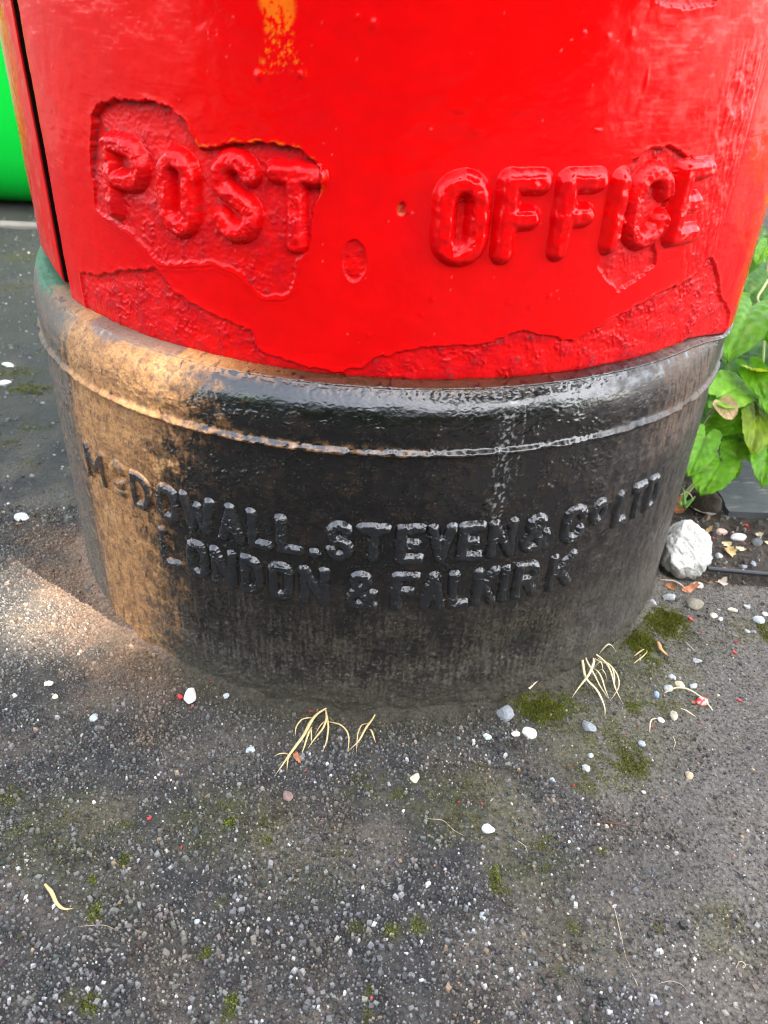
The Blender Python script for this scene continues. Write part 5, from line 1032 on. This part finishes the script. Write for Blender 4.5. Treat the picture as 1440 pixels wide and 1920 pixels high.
# ---- bright green bin behind on the left
def green_bin():
    root = empty('green_bin', (-1.15, 1.25, 0)); tag(root, 'bright green bin with rounded lower edge standing behind the pillar box', 'bin')
    m_, t, b = mat_new('bright green plastic'); tc = nd(t, 'ShaderNodeTexCoord'); n1 = nd(t, 'ShaderNodeTexNoise', i_Vector=tc.outputs['Object'], i_Scale=6., i_Detail=5.)
    t.links.new(mixrgb(t, n1.outputs[0], (.0, .46, .030), (.001, .62, .045)), b.inputs['Base Color']); b.inputs['Roughness'].default_value = .4; b.inputs['Specular IOR Level'].default_value = .25
    W, D = .62, .27; prof = [(.55, .006), (.64, .008), (.74, .018), (.83, .036), (.90, .064), (.95, .102), (.98, .15), (.995, .20), (1., .26), (1., .42), (1.0, .82)]
    def ring(k, z, r=.07):
        o_ = []
        for cx, cy, a0 in ((W-r, D-r, 0), (-W+r, D-r, 90), (-W+r, -D+r, 180), (W-r, -D+r, 270)):
            for q in range(7): a = math.radians(a0+q*15); o_.append((cx+r*math.cos(a), cy+r*math.sin(a), z))
        o_ = np.array(o_); s_ = (1-k)*D; o_[:, 0] -= np.sign(o_[:, 0])*s_; o_[:, 1] -= np.sign(o_[:, 1])*s_; return o_
    def tube(name, pr, cap):
        V = np.stack([ring(*q) for q in pr], 0); n = V.shape[1]; i = np.arange(V.shape[0]*n).reshape(-1, n); j = np.roll(i, -1, 1)
        F = np.stack([i[:-1], j[:-1], j[1:], i[1:]], -1).reshape(-1, 4)
        me = mesh_from(name, V, F); return obj(name, me, m_, root)
    tube('tub', prof, False); tube('rim', [(1.0, .80), (1.05, .805), (1.05, .835), (1.0, .84)], False); tube('lid', [(1.06, .842), (1.07, .85), (1.06, .88), (.8, .93), (.2, .95), (.02, .952)], True)
    tube('moulding', [(.999, .335), (1.008, .338), (1.008, .344), (.999, .347)], False)
    return root
green_bin()

def added_hedge():  # unseen greenery put in behind the camera to darken the red reflections
    nx, nz = 170, 46; k = np.linspace(-4.6, 6.5, nx)
    prof = [(-3.45, 0)]+[(-3.40-.05*math.sin(i*.4), .1+i*.09) for i in range(20)]+[(-3.5, 1.93), (-3.7, 1.98), (-4.0, 1.96), (-4.2, 1.85)]+[(-4.25, 1.7-i*.17) for i in range(11)]
    X, J = np.meshgrid(k, np.arange(len(prof))); Y = np.array([q[0] for q in prof])[J]; Z = np.array([q[1] for q in prof])[J]
    n_ = fbm(X*4, Z*4+Y*3, 480, 5)*.16; n2 = fbm(X*9, Z*9+Y*5, 485, 3)*.06
    Y = Y+n_+n2; Z = Z+(n_*.5+n2)*(Z > .05)
    V = np.stack([X, Y, Z], -1); V[:, 0, 1] = V[:, -1, 1] = -3.8
    me = mesh_from('added_hedge', V, grid_faces(*X.shape)); c = np.empty(X.shape+(3,), np.float32); c[:] = (.022, .045, .012); c = mixc(c, (.06, .10, .02), ss(-.2, .5, fbm(X*12, Z*12, 488, 3)))
    attr_col(me, 'col', c); attr_f(me, 'vein', np.zeros(X.size)); tag(obj('added_hedge', me, leaf_mat('hedge leaf', .1, .6)), 'long clipped row of greenery added out of view to darken reflections in the red paint', 'added_hedge')
added_hedge()

# ---- unseen crown and trunk added to shade the pavement; gap cut for one sun patch
def added_tree():
    g = np.random.default_rng(5); C0 = Vector((.75, -.6, 0))+SD*7.0
    root = empty('added_shade_tree', (C0.x+.5, C0.y-.9, 0)); tag(root, 'leafy crown on a trunk, added out of view to shade the pavement', 'added_tree')
    o3 = np.array(root.location); base = o3.copy(); top = np.array(C0)
    tk = np.array([base, base+(0.02, .05, 1.6), base*.7+top*.3+np.array((0, 0, .3)), top+np.array((0, 0, .2))]); tk = smooth_line(tk, 20)
    bark = plain('bark', (.09, .07, .05), .9, .2, 1., 30, .4, 12)
    obj('trunk', blade_mesh('trunk', tk-o3, .30, 1.2, 12, 1, .25), bark, root)
    for i in range(9):
        a = i*.7; e = top+np.array((math.cos(a)*1.4, math.sin(a)*1.4, g.uniform(-.5, .9))); s_ = tk[13+i % 5]
        obj('limb', blade_mesh('limb', smooth_line([s_, s_*.5+e*.5+np.array((0, 0, .2)), e], 10)-o3, .09, 1, 8, 1, .2), bark, root)
    n = 42000; d = g.normal(size=(n, 3)); d /= np.linalg.norm(d, axis=1)[:, None]
    cl = g.normal(size=(160, 3)); cl /= np.linalg.norm(cl, axis=1)[:, None]; cl *= g.random((160, 1))**.4*.85
    pos = cl[g.integers(0, 160, n)]+d*g.random((n, 1))**.5*.30
    pos = pos*np.array([3.0, 3.0, 1.5])+top
    # a gap in the crown along the line from the sunlit patch to the sun
    sd_ = np.array(SD); q = pos-np.outer(pos[:, 2]/sd_[2], sd_)
    keep = np.hypot((q[:, 0]+.262)/.120, (q[:, 1]+.168)/.086) > 1
    pos = pos[keep]; n = len(pos)
    ax = g.normal(size=(n, 3)); ax /= np.linalg.norm(ax, axis=1)[:, None]; b = g.normal(size=(n, 3))+np.array([0, 0, 1.]); b = np.cross(ax, b); b /= np.linalg.norm(b, axis=1)[:, None]
    L = g.uniform(.06, .105, n)[:, None]; V = np.stack([pos-ax*L, pos+b*L*.6, pos+ax*L, pos-b*L*.6], 1)-o3
    me = mesh_from('crown', V, np.arange(4*n).reshape(n, 4), smooth=False); c = np.repeat((np.array([.05, .11, .02])*g.uniform(.6, 1.4, (n, 1)))[:, None], 4, 1).reshape(-1, 3)
    attr_col(me, 'col', c); attr_f(me, 'vein', np.zeros(4*n)); tag(obj('crown', me, leaf_mat('tree leaf', .12, .5), root), kind='stuff')
added_tree()
